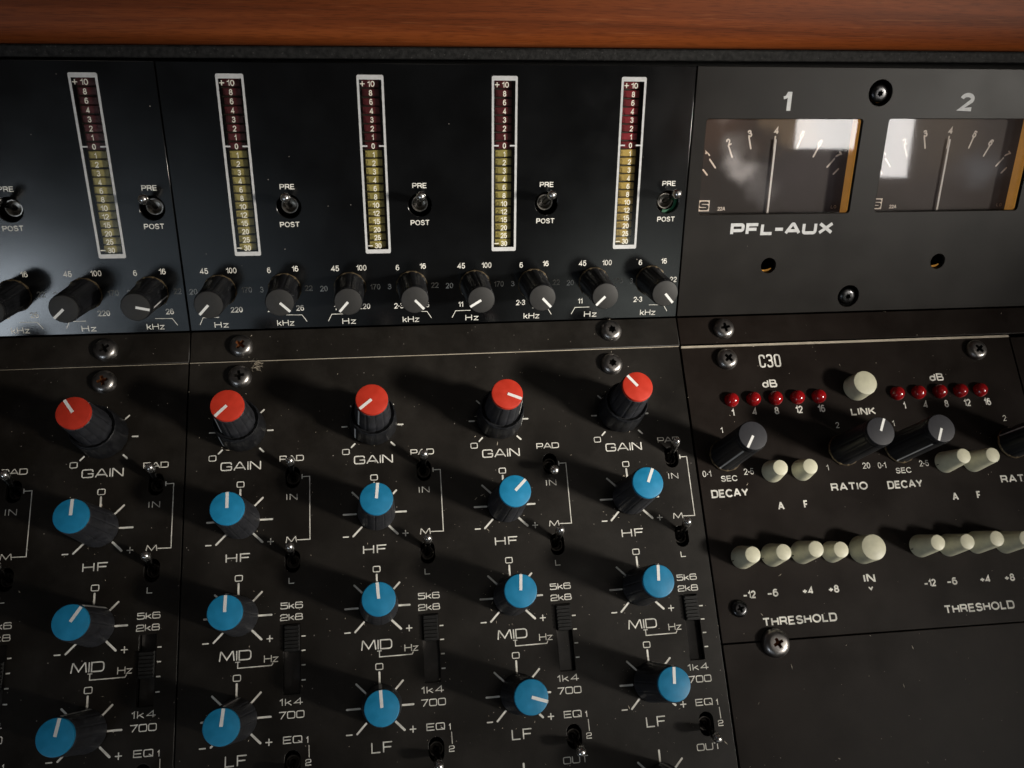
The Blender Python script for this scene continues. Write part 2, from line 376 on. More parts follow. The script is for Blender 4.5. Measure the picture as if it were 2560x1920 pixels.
def ribbon(bm, pts, closed, t, z, capround=True):
    n = len(pts); P = [Vector(p) for p in pts]; L_, R_ = [], []
    for i in range(n):
        if closed: d0 = (P[i] - P[i - 1]); d1 = (P[(i + 1) % n] - P[i])
        else:
            d0 = (P[i] - P[i - 1]) if i else (P[1] - P[0]); d1 = (P[i + 1] - P[i]) if i < n - 1 else d0
        d0 = d0.normalized(); d1 = d1.normalized()
        nm = Vector((-d0.y, d0.x)) + Vector((-d1.y, d1.x))
        if nm.length < 1e-6: nm = Vector((-d0.y, d0.x))
        nm.normalize(); k = max(0.45, nm.dot(Vector((-d0.y, d0.x))))
        off = nm * (t / 2 / k)
        L_.append(P[i] + off); R_.append(P[i] - off)
    zs = [z + 0.006 * i / n for i in range(n)]           # a path that runs back over itself never lies in its own plane
    vl = [bm.verts.new((p.x, p.y, k)) for p, k in zip(L_, zs)]; vr = [bm.verts.new((p.x, p.y, k)) for p, k in zip(R_, zs)]
    m = n if closed else n - 1
    for i in range(m):
        j = (i + 1) % n; bm.faces.new((vl[i], vr[i], vr[j], vl[j]))
    if not closed and capround:
        for e, d in ((0, P[0] - P[1]), (n - 1, P[-1] - P[-2])):
            d = d.normalized(); a = vl[e]; b = vr[e]
            q = P[e] + d * t * 0.32; s = Vector((-d.y, d.x)) * t * 0.26
            v1 = bm.verts.new((q.x + s.x, q.y + s.y, zs[e])); v2 = bm.verts.new((q.x - s.x, q.y - s.y, zs[e]))
            side = (a.co - Vector((q.x + s.x, q.y + s.y, z))).length < (b.co - Vector((q.x + s.x, q.y + s.y, z))).length
            bm.faces.new((a, b, v2, v1) if side else (a, b, v1, v2))
def strokes_mesh(strokes, t, z0=INK, capround=True):
    bm = bmesh.new()
    for k, s in enumerate(strokes):
        closed = s[0] == 'c'; pts = round_path(s[1], closed)
        ribbon(bm, pts, closed, s[2] if len(s) > 2 else t, z0 + 0.0075 * (k % 5), capround)
    for f in bm.faces: f.normal_update()
    for f in bm.faces:
        if f.normal.z < 0: f.normal_flip()
    return bm_mesh(bm)
q = 0.27
SQ = {  # squared wide face, unit height: (width, strokes)
 'G': (1.25, [('o', [(1.22, .74), (1.22, 1, q), (0, 1, q), (0, 0, q), (1.25, 0, q), (1.25, .47), (.68, .47)])]),
 'A': (1.35, [('o', [(0, 0), (.60, 1, .08), (.75, 1, .08), (1.35, 0)]), ('o', [(.24, .27), (1.11, .27)])]),
 'I': (0.0, [('o', [(0, 0), (0, 1)])]),
 'N': (1.20, [('o', [(0, 0), (0, 1), (.08, 1), (1.12, 0), (1.2, 0), (1.2, 1)])]),
 'P': (1.10, [('o', [(0, 0), (0, 1), (1.1, 1, q), (1.1, .38, q), (0, .38)])]),
 'D': (1.20, [('c', [(0, 0), (0, 1), (1.2, 1, .38), (1.2, 0, .38)])]),
 'H': (1.20, [('o', [(0, 0), (0, 1)]), ('o', [(1.2, 0), (1.2, 1)]), ('o', [(0, .52), (1.2, .52)])]),
 'F': (1.05, [('o', [(0, 0), (0, 1), (1.05, 1)]), ('o', [(0, .50), (.92, .50)])]),
 'L': (1.00, [('o', [(0, 1), (0, 0), (1, 0)])]),
 'M': (1.50, [('o', [(0, 0), (.12, 1), (.20, 1), (.75, .10), (1.30, 1), (1.38, 1), (1.5, 0)])]),
 '0': (1.20, [('c', [(0, 0, q), (0, 1, q), (1.2, 1, q), (1.2, 0, q)])]),
 'O': (1.20, [('c', [(0, 0, q), (0, 1, q), (1.2, 1, q), (1.2, 0, q)])]),
 'Q': (1.20, [('c', [(0, 0, q), (0, 1, q), (1.2, 1, q), (1.2, 0, q)]), ('o', [(.72, .30), (1.22, -.04)])]),
 'E': (1.05, [('o', [(1.05, 1), (0, 1), (0, 0), (1.05, 0)]), ('o', [(0, .51), (.95, .51)])]),
 'U': (1.20, [('o', [(0, 1), (0, 0, q), (1.2, 0, q), (1.2, 1)])]),
 'T': (1.10, [('o', [(0, 1), (1.1, 1)]), ('o', [(.55, 1), (.55, 0)])]),
 'k': (0.80, [('o', [(0, 0), (0, 1)]), ('o', [(.74, .68), (.05, .30)]), ('o', [(.28, .42), (.8, 0)])]),
 'z': (0.85, [('o', [(0, .68), (.85, .68), (0, 0), (.85, 0)])]),
 '1': (0.30, [('o', [(0, .76), (.3, 1), (.3, 0)])]),
 '2': (1.10, [('o', [(0, .70), (0, 1, q), (1.1, 1, q), (1.1, .50, .22), (0, .44, .22), (0, 0), (1.1, 0)])]),
 '3': (1.00, [('o', [(0, .86), (0, 1, .15), (1, 1, q), (1, .53, .2), (.35, .53)]), ('o', [(.35, .53), (1, .53, .2), (1, 0, q), (0, 0, .15), (0, .14)])]),
 '4': (1.10, [('o', [(.8, 0), (.8, 1), (0, .27), (1.1, .27)])]),
 '5': (1.10, [('o', [(1.05, 1), (.04, 1), (.04, .60), (1.1, .60, q), (1.1, 0, q), (0, 0, .15), (0, .14)])]),
 '6': (1.15, [('o', [(1.08, .86), (1.08, 1, .15), (0, 1, q), (0, 0, q), (1.15, 0, q), (1.15, .58, q), (0.02, .58)])]),
 '7': (1.05, [('o', [(0, 1), (1.05, 1), (.30, 0)])]),
 '8': (1.15, [('c', [(.05, .53, .2), (.05, 1, q), (1.1, 1, q), (1.1, .53, .2)]), ('c', [(0, .53, .2), (0, 0, q), (1.15, 0, q), (1.15, .53, .2)])]),
 'C': (1.00, [('o', [(1, .74), (1, 1, .3), (0, 1, .3), (0, 0, .3), (1, 0, .3), (1, .26)])]),
 'X': (1.25, [('o', [(0, 0), (1.25, 1)]), ('o', [(0, 1), (1.25, 0)])]),
 '-': (0.55, [('o', [(-.12, .45), (.67, .45)])]),
 'S': (1.10, [('o', [(1.1, .80), (1.1, 1, q), (0, 1, q), (0, .52, .22), (1.1, .48, .22), (1.1, 0, q), (0, 0, q), (0, .2)])]),
}
def sq_strokes(txt, x0, x1, y0, y1, t, gap=0.32):
    tot = 0; pos = []
    for i, c in enumerate(txt):
        pos.append(tot); tot += SQ[c][0] + gap
    tot -= gap; h = y1 - y0 - t; w = x1 - x0 - t
    out = []
    for c, p in zip(txt, pos):
        for s in SQ[c][1]:
            out.append((s[0], [((x0 + t / 2 + (p + a[0]) / max(tot, 1e-6) * w) if tot > 0 else (x0 + x1) / 2, y0 + t / 2 + a[1] * h) + ((a[2] * h,) if len(a) > 2 else ()) for a in s[1]]))
    return out
def sq(txt, x0, x1, y0, y1, t, gap=0.32, capround=True):
    return strokes_mesh(sq_strokes(txt, x0, x1, y0, y1, t, gap), t, INK, capround)

def arc(cx_, cy_, rx, ry, a0, a1, n=14):
    return [(cx_ + rx * math.cos(math.radians(a0 + (a1 - a0) * k / n)), cy_ + ry * math.sin(math.radians(a0 + (a1 - a0) * k / n))) for k in range(n + 1)]
def ell(cx_, cy_, rx, ry): return ('c', arc(cx_, cy_, rx, ry, 0, 360, 26)[:-1])
GR = {  # round grotesque, unit cap height
 '0': (.50, [ell(.25, .5, .25, .5)]), '1': (.27, [('o', [(0, .75), (.15, .79), (.23, .88), (.27, 1), (.27, 0)])]),
 '2': (.52, [('o', arc(.26, .72, .25, .28, 172, -32) + [(.01, 0), (.53, 0)])]),
 '3': (.52, [('o', arc(.26, .77, .22, .23, 165, -90) + arc(.26, .27, .26, .27, 90, -168))]),
 '4': (.56, [('o', [(.43, 0), (.43, 1), (0, .26), (.57, .26)])]),
 '5': (.52, [('o', [(.48, 1), (.10, 1), (.04, .50)] + arc(.26, .33, .26, .33, 140, -162))]),
 '6': (.52, [ell(.26, .32, .26, .32), ('o', arc(.27, .72, .24, .28, 38, 150) + [(.01, .60), (0, .34)])]),
 '7': (.52, [('o', [(0, 1), (.52, 1), (.34, .62), (.22, .30), (.17, 0)])]),
 '8': (.52, [ell(.26, .76, .21, .24), ell(.26, .27, .26, .27)]),
 '+': (.56, [('o', [(0, .42), (.56, .42)]), ('o', [(.28, .14), (.28, .70)])]), '-': (.5, [('o', [(0, .38), (.5, .38)])]),
 '.': (.10, [ell(.05, .42, .05, .05)]),
 'P': (.55, [('o', [(0, 0), (0, 1), (.55, 1, .27), (.55, .45, .27), (0, .45)])]),
 'R': (.58, [('o', [(0, 0), (0, 1), (.55, 1, .27), (.55, .47, .27), (0, .47)]), ('o', [(.34, .47), (.50, .33), (.58, 0)])]),
 'E': (.50, [('o', [(.50, 1), (0, 1), (0, 0), (.52, 0)]), ('o', [(0, .52), (.46, .52)])]),
 'F': (.48, [('o', [(.50, 1), (0, 1), (0, 0)]), ('o', [(0, .50), (.44, .50)])]),
 'O': (.70, [ell(.35, .5, .35, .5)]), 'C': (.64, [('o', arc(.35, .5, .35, .5, 38, 322, 20))]),
 'S': (.54, [('o', arc(.27, .76, .25, .24, 12, 262) + arc(.27, .26, .27, .26, 82, -168))]),
 'T': (.58, [('o', [(0, 1), (.58, 1)]), ('o', [(.29, 1), (.29, 0)])]), 'L': (.46, [('o', [(0, 1), (0, 0), (.46, 0)])]),
 'I': (.0, [('o', [(0, 0), (0, 1)])]), 'N': (.56, [('o', [(0, 0), (0, 1), (.06, 1), (.50, 0), (.56, 0), (.56, 1)])]),
 'K': (.58, [('o', [(0, 0), (0, 1)]), ('o', [(.54, 1), (0, .36)]), ('o', [(.20, .58), (.58, 0)])]),
 'D': (.60, [('c', [(0, 0), (0, 1), (.60, 1, .42), (.60, 0, .42)])]),
 'A': (.66, [('o', [(0, 0), (.30, 1), (.36, 1), (.66, 0)]), ('o', [(.12, .32), (.54, .32)])]),
 'Y': (.62, [('o', [(0, 1), (.31, .42), (.62, 1)]), ('o', [(.31, .42), (.31, 0)])]),
 'H': (.56, [('o', [(0, 0), (0, 1)]), ('o', [(.56, 0), (.56, 1)]), ('o', [(0, .52), (.56, .52)])]),
 'd': (.48, [ell(.23, .33, .23, .33), ('o', [(.48, 0), (.48, 1)])]),
 'B': (.56, [('o', [(0, 0), (0, 1), (.50, 1, .24), (.50, .53, .24), (0, .53)]), ('o', [(.20, .53), (.57, .53, .27), (.57, 0, .27), (0, 0)])]),
}
GAP = 0.24
def gr_width(txt): return sum(GR[c][0] for c in txt) + GAP * (len(txt) - 1)
def grot(txt, x0, x1, y0, y1, bold=0.0, rot=0.0):
    """text fitted to the box x0..x1, y0..y1 (mm)"""
    h0 = y1 - y0; t = h0 * ((0.118 if h0 < 2.2 else 0.135) + bold * 2.6); tot = gr_width(txt); w = x1 - x0 - t; h = h0 - t
    cx_, cy_ = (x0 + x1) / 2, (y0 + y1) / 2; p = 0; out = []
    for ch in txt:
        for s in GR[ch][1]:
            pts = []
            for a in s[1]:
                x = (x0 + t / 2 + (p + a[0]) / tot * w if tot else cx_) - cx_; y = y0 + t / 2 + a[1] * h - cy_
                pts.append((cx_ + x * math.cos(rot) - y * math.sin(rot), cy_ + x * math.sin(rot) + y * math.cos(rot)) + ((a[2] * h,) if len(a) > 2 else ()))
            out.append((s[0], pts))
        p += GR[ch][0] + GAP
    return strokes_mesh(out, t, INK, h0 < 2.6)
def grotc(txt, cx, cy, h, wfac=0.64, bold=0.0, rot=0.0):
    t = h * ((0.118 if h < 2.2 else 0.135) + bold * 2.6); w = gr_width(txt) * (h - t) * wfac / 0.64 + t
    return grot(txt, cx - w / 2, cx + w / 2, cy - h / 2, cy + h / 2, bold, rot)

# ------------------------------------------------------------------ 1. the setting: wooden rail, foam strip, chassis
def extrude_profile(prof, x0, x1, sag=0.0):
    """profile (v, h) swept along x in the meter-bridge frame; sag tilts it slightly along x"""
    bm = bmesh.new(); A = [bm.verts.new((x0, v + sag * (x0 - 180), h)) for v, h in prof]; B = [bm.verts.new((x1, v + sag * (x1 - 180), h)) for v, h in prof]
    n = len(prof)
    for i in range(n):
        j = (i + 1) % n; bm.faces.new((A[i], A[j], B[j], B[i]))
    bm.faces.new(A[::-1]); bm.faces.new(B); bmesh.ops.recalc_face_normals(bm, faces=bm.faces)
    return smooth_by_angle(bm_mesh(bm), 30)
wp = [(95.6, -6), (95.6, 1.0), (95.75, 2.4), (96.2, 3.6), (97.0, 4.6), (98.2, 5.4), (100, 6.1), (103, 6.9), (107, 7.4), (112, 7.6), (118, 7.2), (124, 5.5), (128, 2), (129, -6)]
o = link('wooden_rail', extrude_profile(wp, -80, 480, 0.0042), 'varnished_wood', None, UP)
tag(o, 'reddish brown varnished wooden rail running along the top above the black strip', 'wooden rail')
fp = [(91.7, -6), (91.7, 0.5), (92.0, 0.95), (92.6, 1.1), (94.9, 1.1), (95.4, 0.7), (95.45, -6)]
o = link('foam_strip', extrude_profile(fp, -80, 480, 0.0042), 'black_foam', None, UP)
tag(o, 'narrow black grainy sealing strip between the wooden rail and the meter bridge', 'sealing strip')
def chassis():
    bm = bmesh.new()
    box_bm(bm, -85, 485, -240, 4, -22, -13)
    me = bm_mesh(bm); return me
o = root('console_chassis', LOW, 'black inner chassis seen through the switch holes and panel gaps', 'chassis')
link('floor_pan', chassis(), 'cavity_black', o)
link('bridge_back', box(-85, 485, -6, 99, -24, -16), 'cavity_black', o, UP)

# ------------------------------------------------------------------ 2. front panels
XL, XA, XB, XC = -62.0, 71.75, 251.6, 388.6     # panel seams
TOPV = 90.3
COLS_L, COLS_M = (0, 1), (2, 3, 4, 5)
def cx(c): return 45.0 * c
DIALY = {'gain': -37.65, 'hf': -68.65, 'mid': -99.95, 'lf': -131.2}
def upper_holes(cols):
    H = []
    for c in cols:
        H.append(circle_pts(cx(c) + 19.7, 43.9, 4.1, 48))
        H.append([(cx(c) + x, y) for x, y in rrect(0.75, 8.15, 28.45, 85.25, 0.15, 2)])
    return H
def lower_holes(cols):
    H = []
    for c in cols:
        for yc in (-54.6, -83.1, -145.4):
            H.append(rrect(cx(c) + 14.95, cx(c) + 19.75, yc - 3.75, yc + 3.75, 2.4, 10))
        H.append(rrect(cx(c) + 14.55, cx(c) + 19.75, -125.0, -103.3, 0.25, 2))
    return H
def rectpts(x0, x1, y0, y1): return [(x0, y0), (x1, y0), (x1, y1), (x0, y1)]

def bridge_panel(label, x0, x1, cols):
    r = root('meter_bridge_panel', UP, label, 'front panel', 'front panels of the console')
    link('face_plate', curve_plate(rectpts(x0, x1, 0.25, TOPV), upper_holes(cols), 1.5, 0.18), 'black_anodised', r)
    lip = link('folded_lip', curve_plate(rectpts(x0, x1, -11.55, -0.25), [], 1.5, 0.18), 'black_paint', r, UP.inverted())
    return r
PL = bridge_panel('black meter bridge panel at the left edge, with the white glare patch', XL, XA - 0.2, COLS_L)
PM = bridge_panel('wide black meter bridge panel carrying four bar meters and eight black knobs', XA + 0.2, XB - 0.2, COLS_M)

def channel_panel(label, x0, x1, cols, edge):
    r = root('channel_panel', LOW, label, 'front panel', 'front panels of the console')
    link('face_plate', curve_plate(rectpts(x0, x1, -228, -12.1), lower_holes(cols), 1.6, 0.15), 'black_paint', r)
    link('bare_edge', box(x0 + .1, x1 - .1, -12.05, -12.05 + edge, -1.2, 0.12, 0.05, 1), 'bare_aluminium', r)
    return r
CL = channel_panel('black channel panel at the left edge with the partly cut-off strip', XL, XA - 0.35, COLS_L, 0.10)
CM = channel_panel('wide black channel panel with four rows of red and blue knobs', XA + 0.1, XB - 0.55, COLS_M, 0.24)

# VU panel
VP = root('meter_bridge_panel', UP, 'dark grey panel with the two needle meters and the PFL-AUX lettering', 'front panel', 'front panels of the console')
VX = (286.3, 356.0)
vu_rect = [rrect(256.8, 316.0, 39.1, 72.9, 1.0, 6), rrect(326.2, 385.5, 39.3, 73.1, 1.0, 6)]
vh = vu_rect + [circle_pts(286.5, 19.45, 2.9), circle_pts(356.4, 19.7, 2.9), circle_pts(321.1, 82.0, 4.45, 48), circle_pts(321.2, 6.5, 4.3, 48)]
link('face_plate', curve_plate(rectpts(XB + 0.25, 470, 0.25, TOPV + 0.2), vh, 1.6, 0.2), 'grey_black_paint', VP)
link('folded_lip', curve_plate(rectpts(XB + 0.25, 470, -11.3, -0.25), [], 1.5, 0.18), 'brown_black_paint', VP, UP.inverted())
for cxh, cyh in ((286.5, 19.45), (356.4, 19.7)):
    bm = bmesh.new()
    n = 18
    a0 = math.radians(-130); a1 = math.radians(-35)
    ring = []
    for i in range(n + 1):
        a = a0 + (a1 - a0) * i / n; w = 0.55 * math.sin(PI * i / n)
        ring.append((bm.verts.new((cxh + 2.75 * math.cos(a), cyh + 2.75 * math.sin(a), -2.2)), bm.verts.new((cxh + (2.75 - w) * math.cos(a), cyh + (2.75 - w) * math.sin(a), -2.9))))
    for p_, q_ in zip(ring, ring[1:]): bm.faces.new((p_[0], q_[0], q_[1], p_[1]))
    link('brass_rim', bm_mesh(bm), 'amber_wall_glow', VP)  # brass sliver, its glint painted in by the amber emission
WH, GW = 'ink_white', 'ink_grey_white'
def word(par, me, mat=WH, name='lettering'): return link(name, me, mat, par)
word(VP, strokes_mesh([('o', [(286.75, 75.8), (286.75, 82.2)], 1.5), ('o', [(284.5, 80.15), (285.6, 80.45, .4), (286.3, 82.0)], 1.0)], 1.2, INK, False), GW); word(VP, grot('2', 352.6, 358.4, 75.8, 82.2, 0.035), GW)
word(VP, sq('PFL-AUX', 269.8, 310.6, 31.2, 35.8, 1.18, 0.45, False), GW)

# compressor module C30
C3 = root('module_panel', LOW, 'dark brown compressor panel headed C30 with red lamps and cream buttons', 'front panel', 'front panels of the console')
def sl(x): return -0.0077 * (x - 252)                # the module sits a touch askew
link('face_plate', curve_plate([(XB + .15, -120.5), (XC - .25, -121.5), (XC - .25, -12.9), (XB + .15, -12.9)], [], 1.6, 0.15), 'brown_black_paint', C3)
link('bare_edge', box(XB + .2, XC - .3, -12.8, -11.95, -1.2, 0.25, 0.08, 1), 'bare_aluminium', C3)
BP = root('blank_panel', LOW, 'blank dark panel below the compressor panel', 'front panel', 'front panels of the console')
link('face_plate', curve_plate([(XB + .15, -228), (XC - .25, -228), (XC - .25, -121.95), (XB + .15, -120.95)], [], 1.6, 0.15), 'brown_black_paint', BP)
RP = root('blank_panel', LOW, 'blank dark panel at the right edge beside the compressor panel', 'front panel', 'front panels of the console')
link('face_plate', curve_plate(rectpts(XC + .25, 470, -228, -12.9), [], 1.6, 0.15), 'brown_black_paint', RP)

# ---- printing on the upper panels
def up_print():
    L = []
    def g(t, x, y, h=2.05, w=0.64): L.append(('lettering', grotc(t, x, y, h, w * 1.08, 0.010)))
    g('45', -11.1, 21.9); g('100', -1.85, 21.95); g('20', -15.5, 14.65); g('170', 2.7, 14.85); g('11', -11.45, 7.5); g('220', -1.5, 7.7)
    g('6', 10.95, 21.75); g('16', 20.0, 22.1); g('3', 7.85, 14.8); g('22', 24.2, 14.95); g('2.3', 10.9, 7.55); g('26', 20.6, 7.7)
    L.append(('lettering', sq('Hz', -9.75, -4.9, 1.2, 3.4, 0.26, 0.5))); L.append(('lettering', sq('kHz', 12.1, 18.1, 1.2, 3.4, 0.26, 0.4)))
    L.append(('filter_symbol', strokes_mesh([('o', [(-14.7, 2.5), (-13.35, 5.05), (-7.9, 5.05)])], 0.20)))
    L.append(('filter_symbol', strokes_mesh([('o', [(15.4, 5.25), (21.1, 5.1), (22.65, 2.6)])], 0.20)))
    L.append(('lettering', grot('PRE', 17.2, 22.15, 49.72, 51.52, 0.02))); L.append(('lettering', grot('POST', 16.2, 22.85, 36.82, 38.66, 0.02)))
    return L
UPL = up_print()
for par, cols in ((PL, COLS_L), (PM, COLS_M)):
    for c in cols:
        for nm, me in UPL:
            link(nm, me, WH, par, Matrix.Translation((cx(c) * MM, 0, 0)))
# ---- printing on the channel panels
def dial_scale(yc, rin, rout, t, zero=None, sym=False, angs=(0, 45, 90, 135, 180, 225, -45)):
    S = []
    for a in angs:
        c_, s_ = math.cos(math.radians(a)), math.sin(math.radians(a))
        S.append(('o', [(rin * c_, yc + rin * s_), (rout * c_, yc + rout * s_)], t * (1.15 if a == -45 else 1)))
    if zero: S += [(s[0], s[1], 0.3) for s in sq_strokes('0', zero[0] - 1.3, zero[0] + 1.3, zero[1] - 1.05, zero[1] + 1.05, 0.3)]
    if sym:
        y = yc - 7.45
        S += [('o', [(-10.9, y - .15), (-9.1, y - .15)], 0.42), ('o', [(9.2, y - .05), (11.1, y - .05)], 0.36), ('o', [(10.15, y - 1), (10.15, y + .9)], 0.36)]
    return strokes_mesh(S, t)
def low_print():
    L = []
    def s(t, x0, x1, y0, y1, w=0.30, gap=0.32): L.append(('lettering', sq(t, x0, x1, y0, y1, w, gap)))
    L.append(('dial_scale', dial_scale(DIALY['gain'], 8.85, 10.7, 0.52, (-9.45, -46.7))))
    for k in ('hf', 'mid', 'lf'): L.append(('dial_scale', dial_scale(DIALY[k], 6.4, 10.7, 0.62, (0.02, DIALY[k] + 12.4), True)))
    L.append(('dial_scale', dial_scale(-162.6, 6.4, 10.6, 0.62)))
    s('GAIN', -6.75, 6.75, -51.3, -48.3, 0.40, 0.30); s('PAD', 12.95, 21.2, -49.05, -46.95, 0.32, 0.22); s('IN', 15.3, 19.0, -62.5, -60.42, 0.26, 0.55)
    s('M', 15.1, 18.8, -76.98, -74.9, 0.28); s('L', 16.05, 17.9, -90.45, -88.45, 0.28)
    L.append(('bracket', strokes_mesh([('o', [(20.55, -54.65), (23.1, -54.62), (23.1, -76.2), (18.9, -76.1)], 0.30), ('o', [(20.55, -53.9), (20.55, -55.3)], 0.34)], 0.3)))
    s('5k6', 13.45, 20.75, -98.5, -96.38, 0.30, 0.26); s('2k8', 13.4, 20.68, -102.2, -100.08, 0.30, 0.26)
    s('1k4', 13.35, 20.65, -128.35, -126.2, 0.28, 0.42); s('700', 13.1, 21.1, -132.3, -130.05, 0.30, 0.30)
    s('MID', -5.7, 4.45, -113.5, -110.35, 0.40, 0.26); s('Hz', 8.35, 12.9, -114.8, -112.5, 0.30, 0.3)
    L.append(('bracket', strokes_mesh([('o', [(0.2, -114.0), (0.2, -115.8), (10.8, -115.75), (11.2, -115.05)], 0.32), ('o', [(-.45, -113.95), (.85, -113.95)], 0.3)], 0.3)))
    s('HF', -4.35, 3.6, -82.3, -79.48, 0.40, 0.45); s('LF', -3.2, 3.5, -144.85, -141.6, 0.40, 0.45)
    s('EQ', 14.45, 20.4, -139.65, -137.45, 0.30, 0.3); s('1', 21.6, 22.25, -139.9, -138.0, 0.28); s('2', 21.3, 23.15, -146.5, -144.6, 0.28)
    L.append(('bracket', strokes_mesh([('o', [(22.45, -140.6), (22.5, -144.1)], 0.28)], 0.28)))
    s('OUT', 12.95, 21.3, -153.5, -151.3, 0.30, 0.3)
    for k, y in enumerate((-107.4, -111.87, -116.35, -120.96)):
        L.append(('slider_mark', strokes_mesh([('o', [(20.2, y), (21.5, y)], 0.42)], 0.42, INK, False)))
    return L
LOL = low_print()
for par, cols in ((CL, COLS_L), (CM, COLS_M)):
    for c in cols:
        for nm, me in LOL:
            link(nm, me, WH, par, Matrix.Translation((cx(c) * MM, 0, 0)))
# ---- printing on the compressor panel
def c3(t, x, y, h, w=0.64, bold=0.015): word(C3, grotc(t, x, y, h, w * (1.08 if h < 2.5 else 1.0), -0.006 if h < 2.5 else bold))
S30 = []
xx = 281.9
for ch, wd in (('C', 2.55), ('3', 2.45), ('0', 2.6)):
    S30 += sq_strokes(ch, xx, xx + wd, -21.7, -16.45, 0.62); xx += wd + 0.55
word(C3, strokes_mesh(S30, 0.62))
word(C3, grot('dB', 281.6, 287.5, -29.7, -26.6, 0.02)); word(C3, grot('dB', 350.2, 356.1, -29.85, -26.8, 0.02))
LED1 = [268.5, 277.1, 285.8, 294.5, 303.05]; LED2 = [335.3, 344.1, 352.85, 361.55, 370.1]
for k, t in enumerate(('1', '4', '8', '12', '16')):
    c3(t, LED1[k] - 0.2 + (0.6 if k == 4 else 0.2 if k == 3 else 0), -38.85, 2.9); c3(t, LED2[k] + 2.0, -39.15, 2.9)
word(C3, grot('LINK', 315.0, 325.1, -42.15, -39.25, 0.025))
for dx, tx in ((0, 'DECAY'), (68.3, 'DECAY')):
    c3('1', 262.9 + dx, -45.4 - dx * .008, 2.3); c3('0.1', 254.8 + dx, -61.4 - dx * .006, 2.3); c3('2.5', 270.85 + dx + (0.9 if dx else 0), -61.4 - dx * .008, 2.3)
    word(C3, grot('SEC', 259.9 + dx, 266.1 + dx, -64.65 - dx * .009, -62.5 - dx * .009, 0.015))
    word(C3, grot('DECAY', 255.4 + dx, 269.5 + dx, -70.42 - dx * .007, -67.45 - dx * .007, 0.025))
    word(C3, grot('RATIO', 301.4 + dx, 315.9 + dx, -70.55 - dx * .01, -67.55 - dx * .01, 0.025))
    c3('2', 308.6 + dx + (0.7 if dx else 0), -45.6 - dx * .006, 2.3); c3('1', 301.5 + dx, -61.55 - dx * .006, 2.3); c3('20', 316.9 + dx, -61.6 - dx * .006, 2.3)
    dd = 68.7 if dx else 0; dy = -0.45 if dx else 0
    c3('A', 281.0 + dd, -74.7 + dy, 2.9, 0.78, 0.025); c3('F', 290.55 + dd, -74.6 + dy, 2.9, 0.62, 0.025)
    dd = 68.3 if dx else 0; dy = -0.6 if dx else 0
    c3('-12', 263.9 + dd, -104.95 + dy, 2.65, 0.72, 0.025); c3('-6', 272.5 + dd, -104.95 + dy, 2.65, 0.86, 0.025)
    c3('+4', 285.6 + dd, -105.05 + dy, 2.65, 0.82, 0.025); c3('+8', 295.3 + dd, -105.15 + dy, 2.65, 0.82, 0.025)
    word(C3, grot('THRESHOLD', 267.2 + dd, 294.7 + dd, -116.1 + dy, -113.15 + dy, 0.025))
word(C3, grot('IN', 307.3, 311.7, -103.75, -100.85, 0.03))
word(C3, strokes_mesh([('o', [(308.7, -105.5), (309.35, -106.3), (310.0, -105.5)])], 0.5), WH, 'down_mark')

# ------------------------------------------------------------------ 3. controls
def flute(n=12, depth=0.05, width=0.16):
    def f(r, h, a):
        u = (a * n / (2 * PI)) % 1.0; d = min(u, 1 - u)
        facet = 0.018 * (0.5 - abs(u - 0.5)) * 2                      # slight flats between the grooves
        return r * (1 - (depth * (1 - d / width) if d < width else 0) - 0.0 * facet)
    return f
def cap_mesh(r, h, z):
    return lathe([(r - 0.05, z - 0.6), (r, z), (r, z + h - 0.35), (r - 0.12, z + h - 0.1), (r - 0.4, z + h), (0, z + h)], 64)
def bar_mesh(r0, r1, z, w, t=0.08):
    return box(r0, r1, -w / 2, w / 2, z - 0.02, z + t)
def side_line(prof, w):
    """white stripe lying on the flank of a knob, along +x"""
    bm = bmesh.new(); rows = [(bm.verts.new((r + 0.10, -w / 2, h)), bm.verts.new((r + 0.10, w / 2, h))) for r, h in prof]
    for a, b in zip(rows, rows[1:]): bm.faces.new((a[0], a[1], b[1], b[0]))
    return bm_mesh(bm)
# blue / charcoal tone knob, height 24.5
def tone_knob(H):
    b = [(6.35, 0.6), (6.45, 1.0), (6.30, 3.0), (5.52, H - 2.2), (5.5, H - 1.5), (5.35, H - 1.2)]
    body = lathe([(5.0, 0.6)] + b + [(5.1, H - 1.0), (0, H - 1.0)], 144, flute(12, 0.026, 0.09))
    return body, cap_mesh(5.22, 1.5, H - 1.5), bar_mesh(0.1, 5.05, H, 0.95), side_line(b, 0.95)
KN = {k: tone_knob(H) for k, H in (('hf', 24.5), ('mid', 22.5), ('lf', 24.5))}
gl = [(8.0, 0.8), (8.25, 1.4), (7.75, 11.2)]; gu = [(6.15, 12.5), (5.45, 25.0), (5.4, 26.0)]
GAIN = (lathe([(6.5, 0.8)] + gl + [(7.6, 11.7), (7.3, 12.0), (6.9, 11.7), (6.6, 10.8), (6.1, 10.8)], 96, flute(14, 0.03)),
        lathe([(6.1, 10.8), (6.15, 12.5), (5.45, 25.0), (5.4, 26.0), (5.1, 26.3), (0, 26.3)], 96, flute(12, 0.035)),
        cap_mesh(5.22, 1.5, 26.0), bar_mesh(0.1, 5.05, 27.5, 0.95), side_line(gu, 0.7), side_line(gl, 0.7))
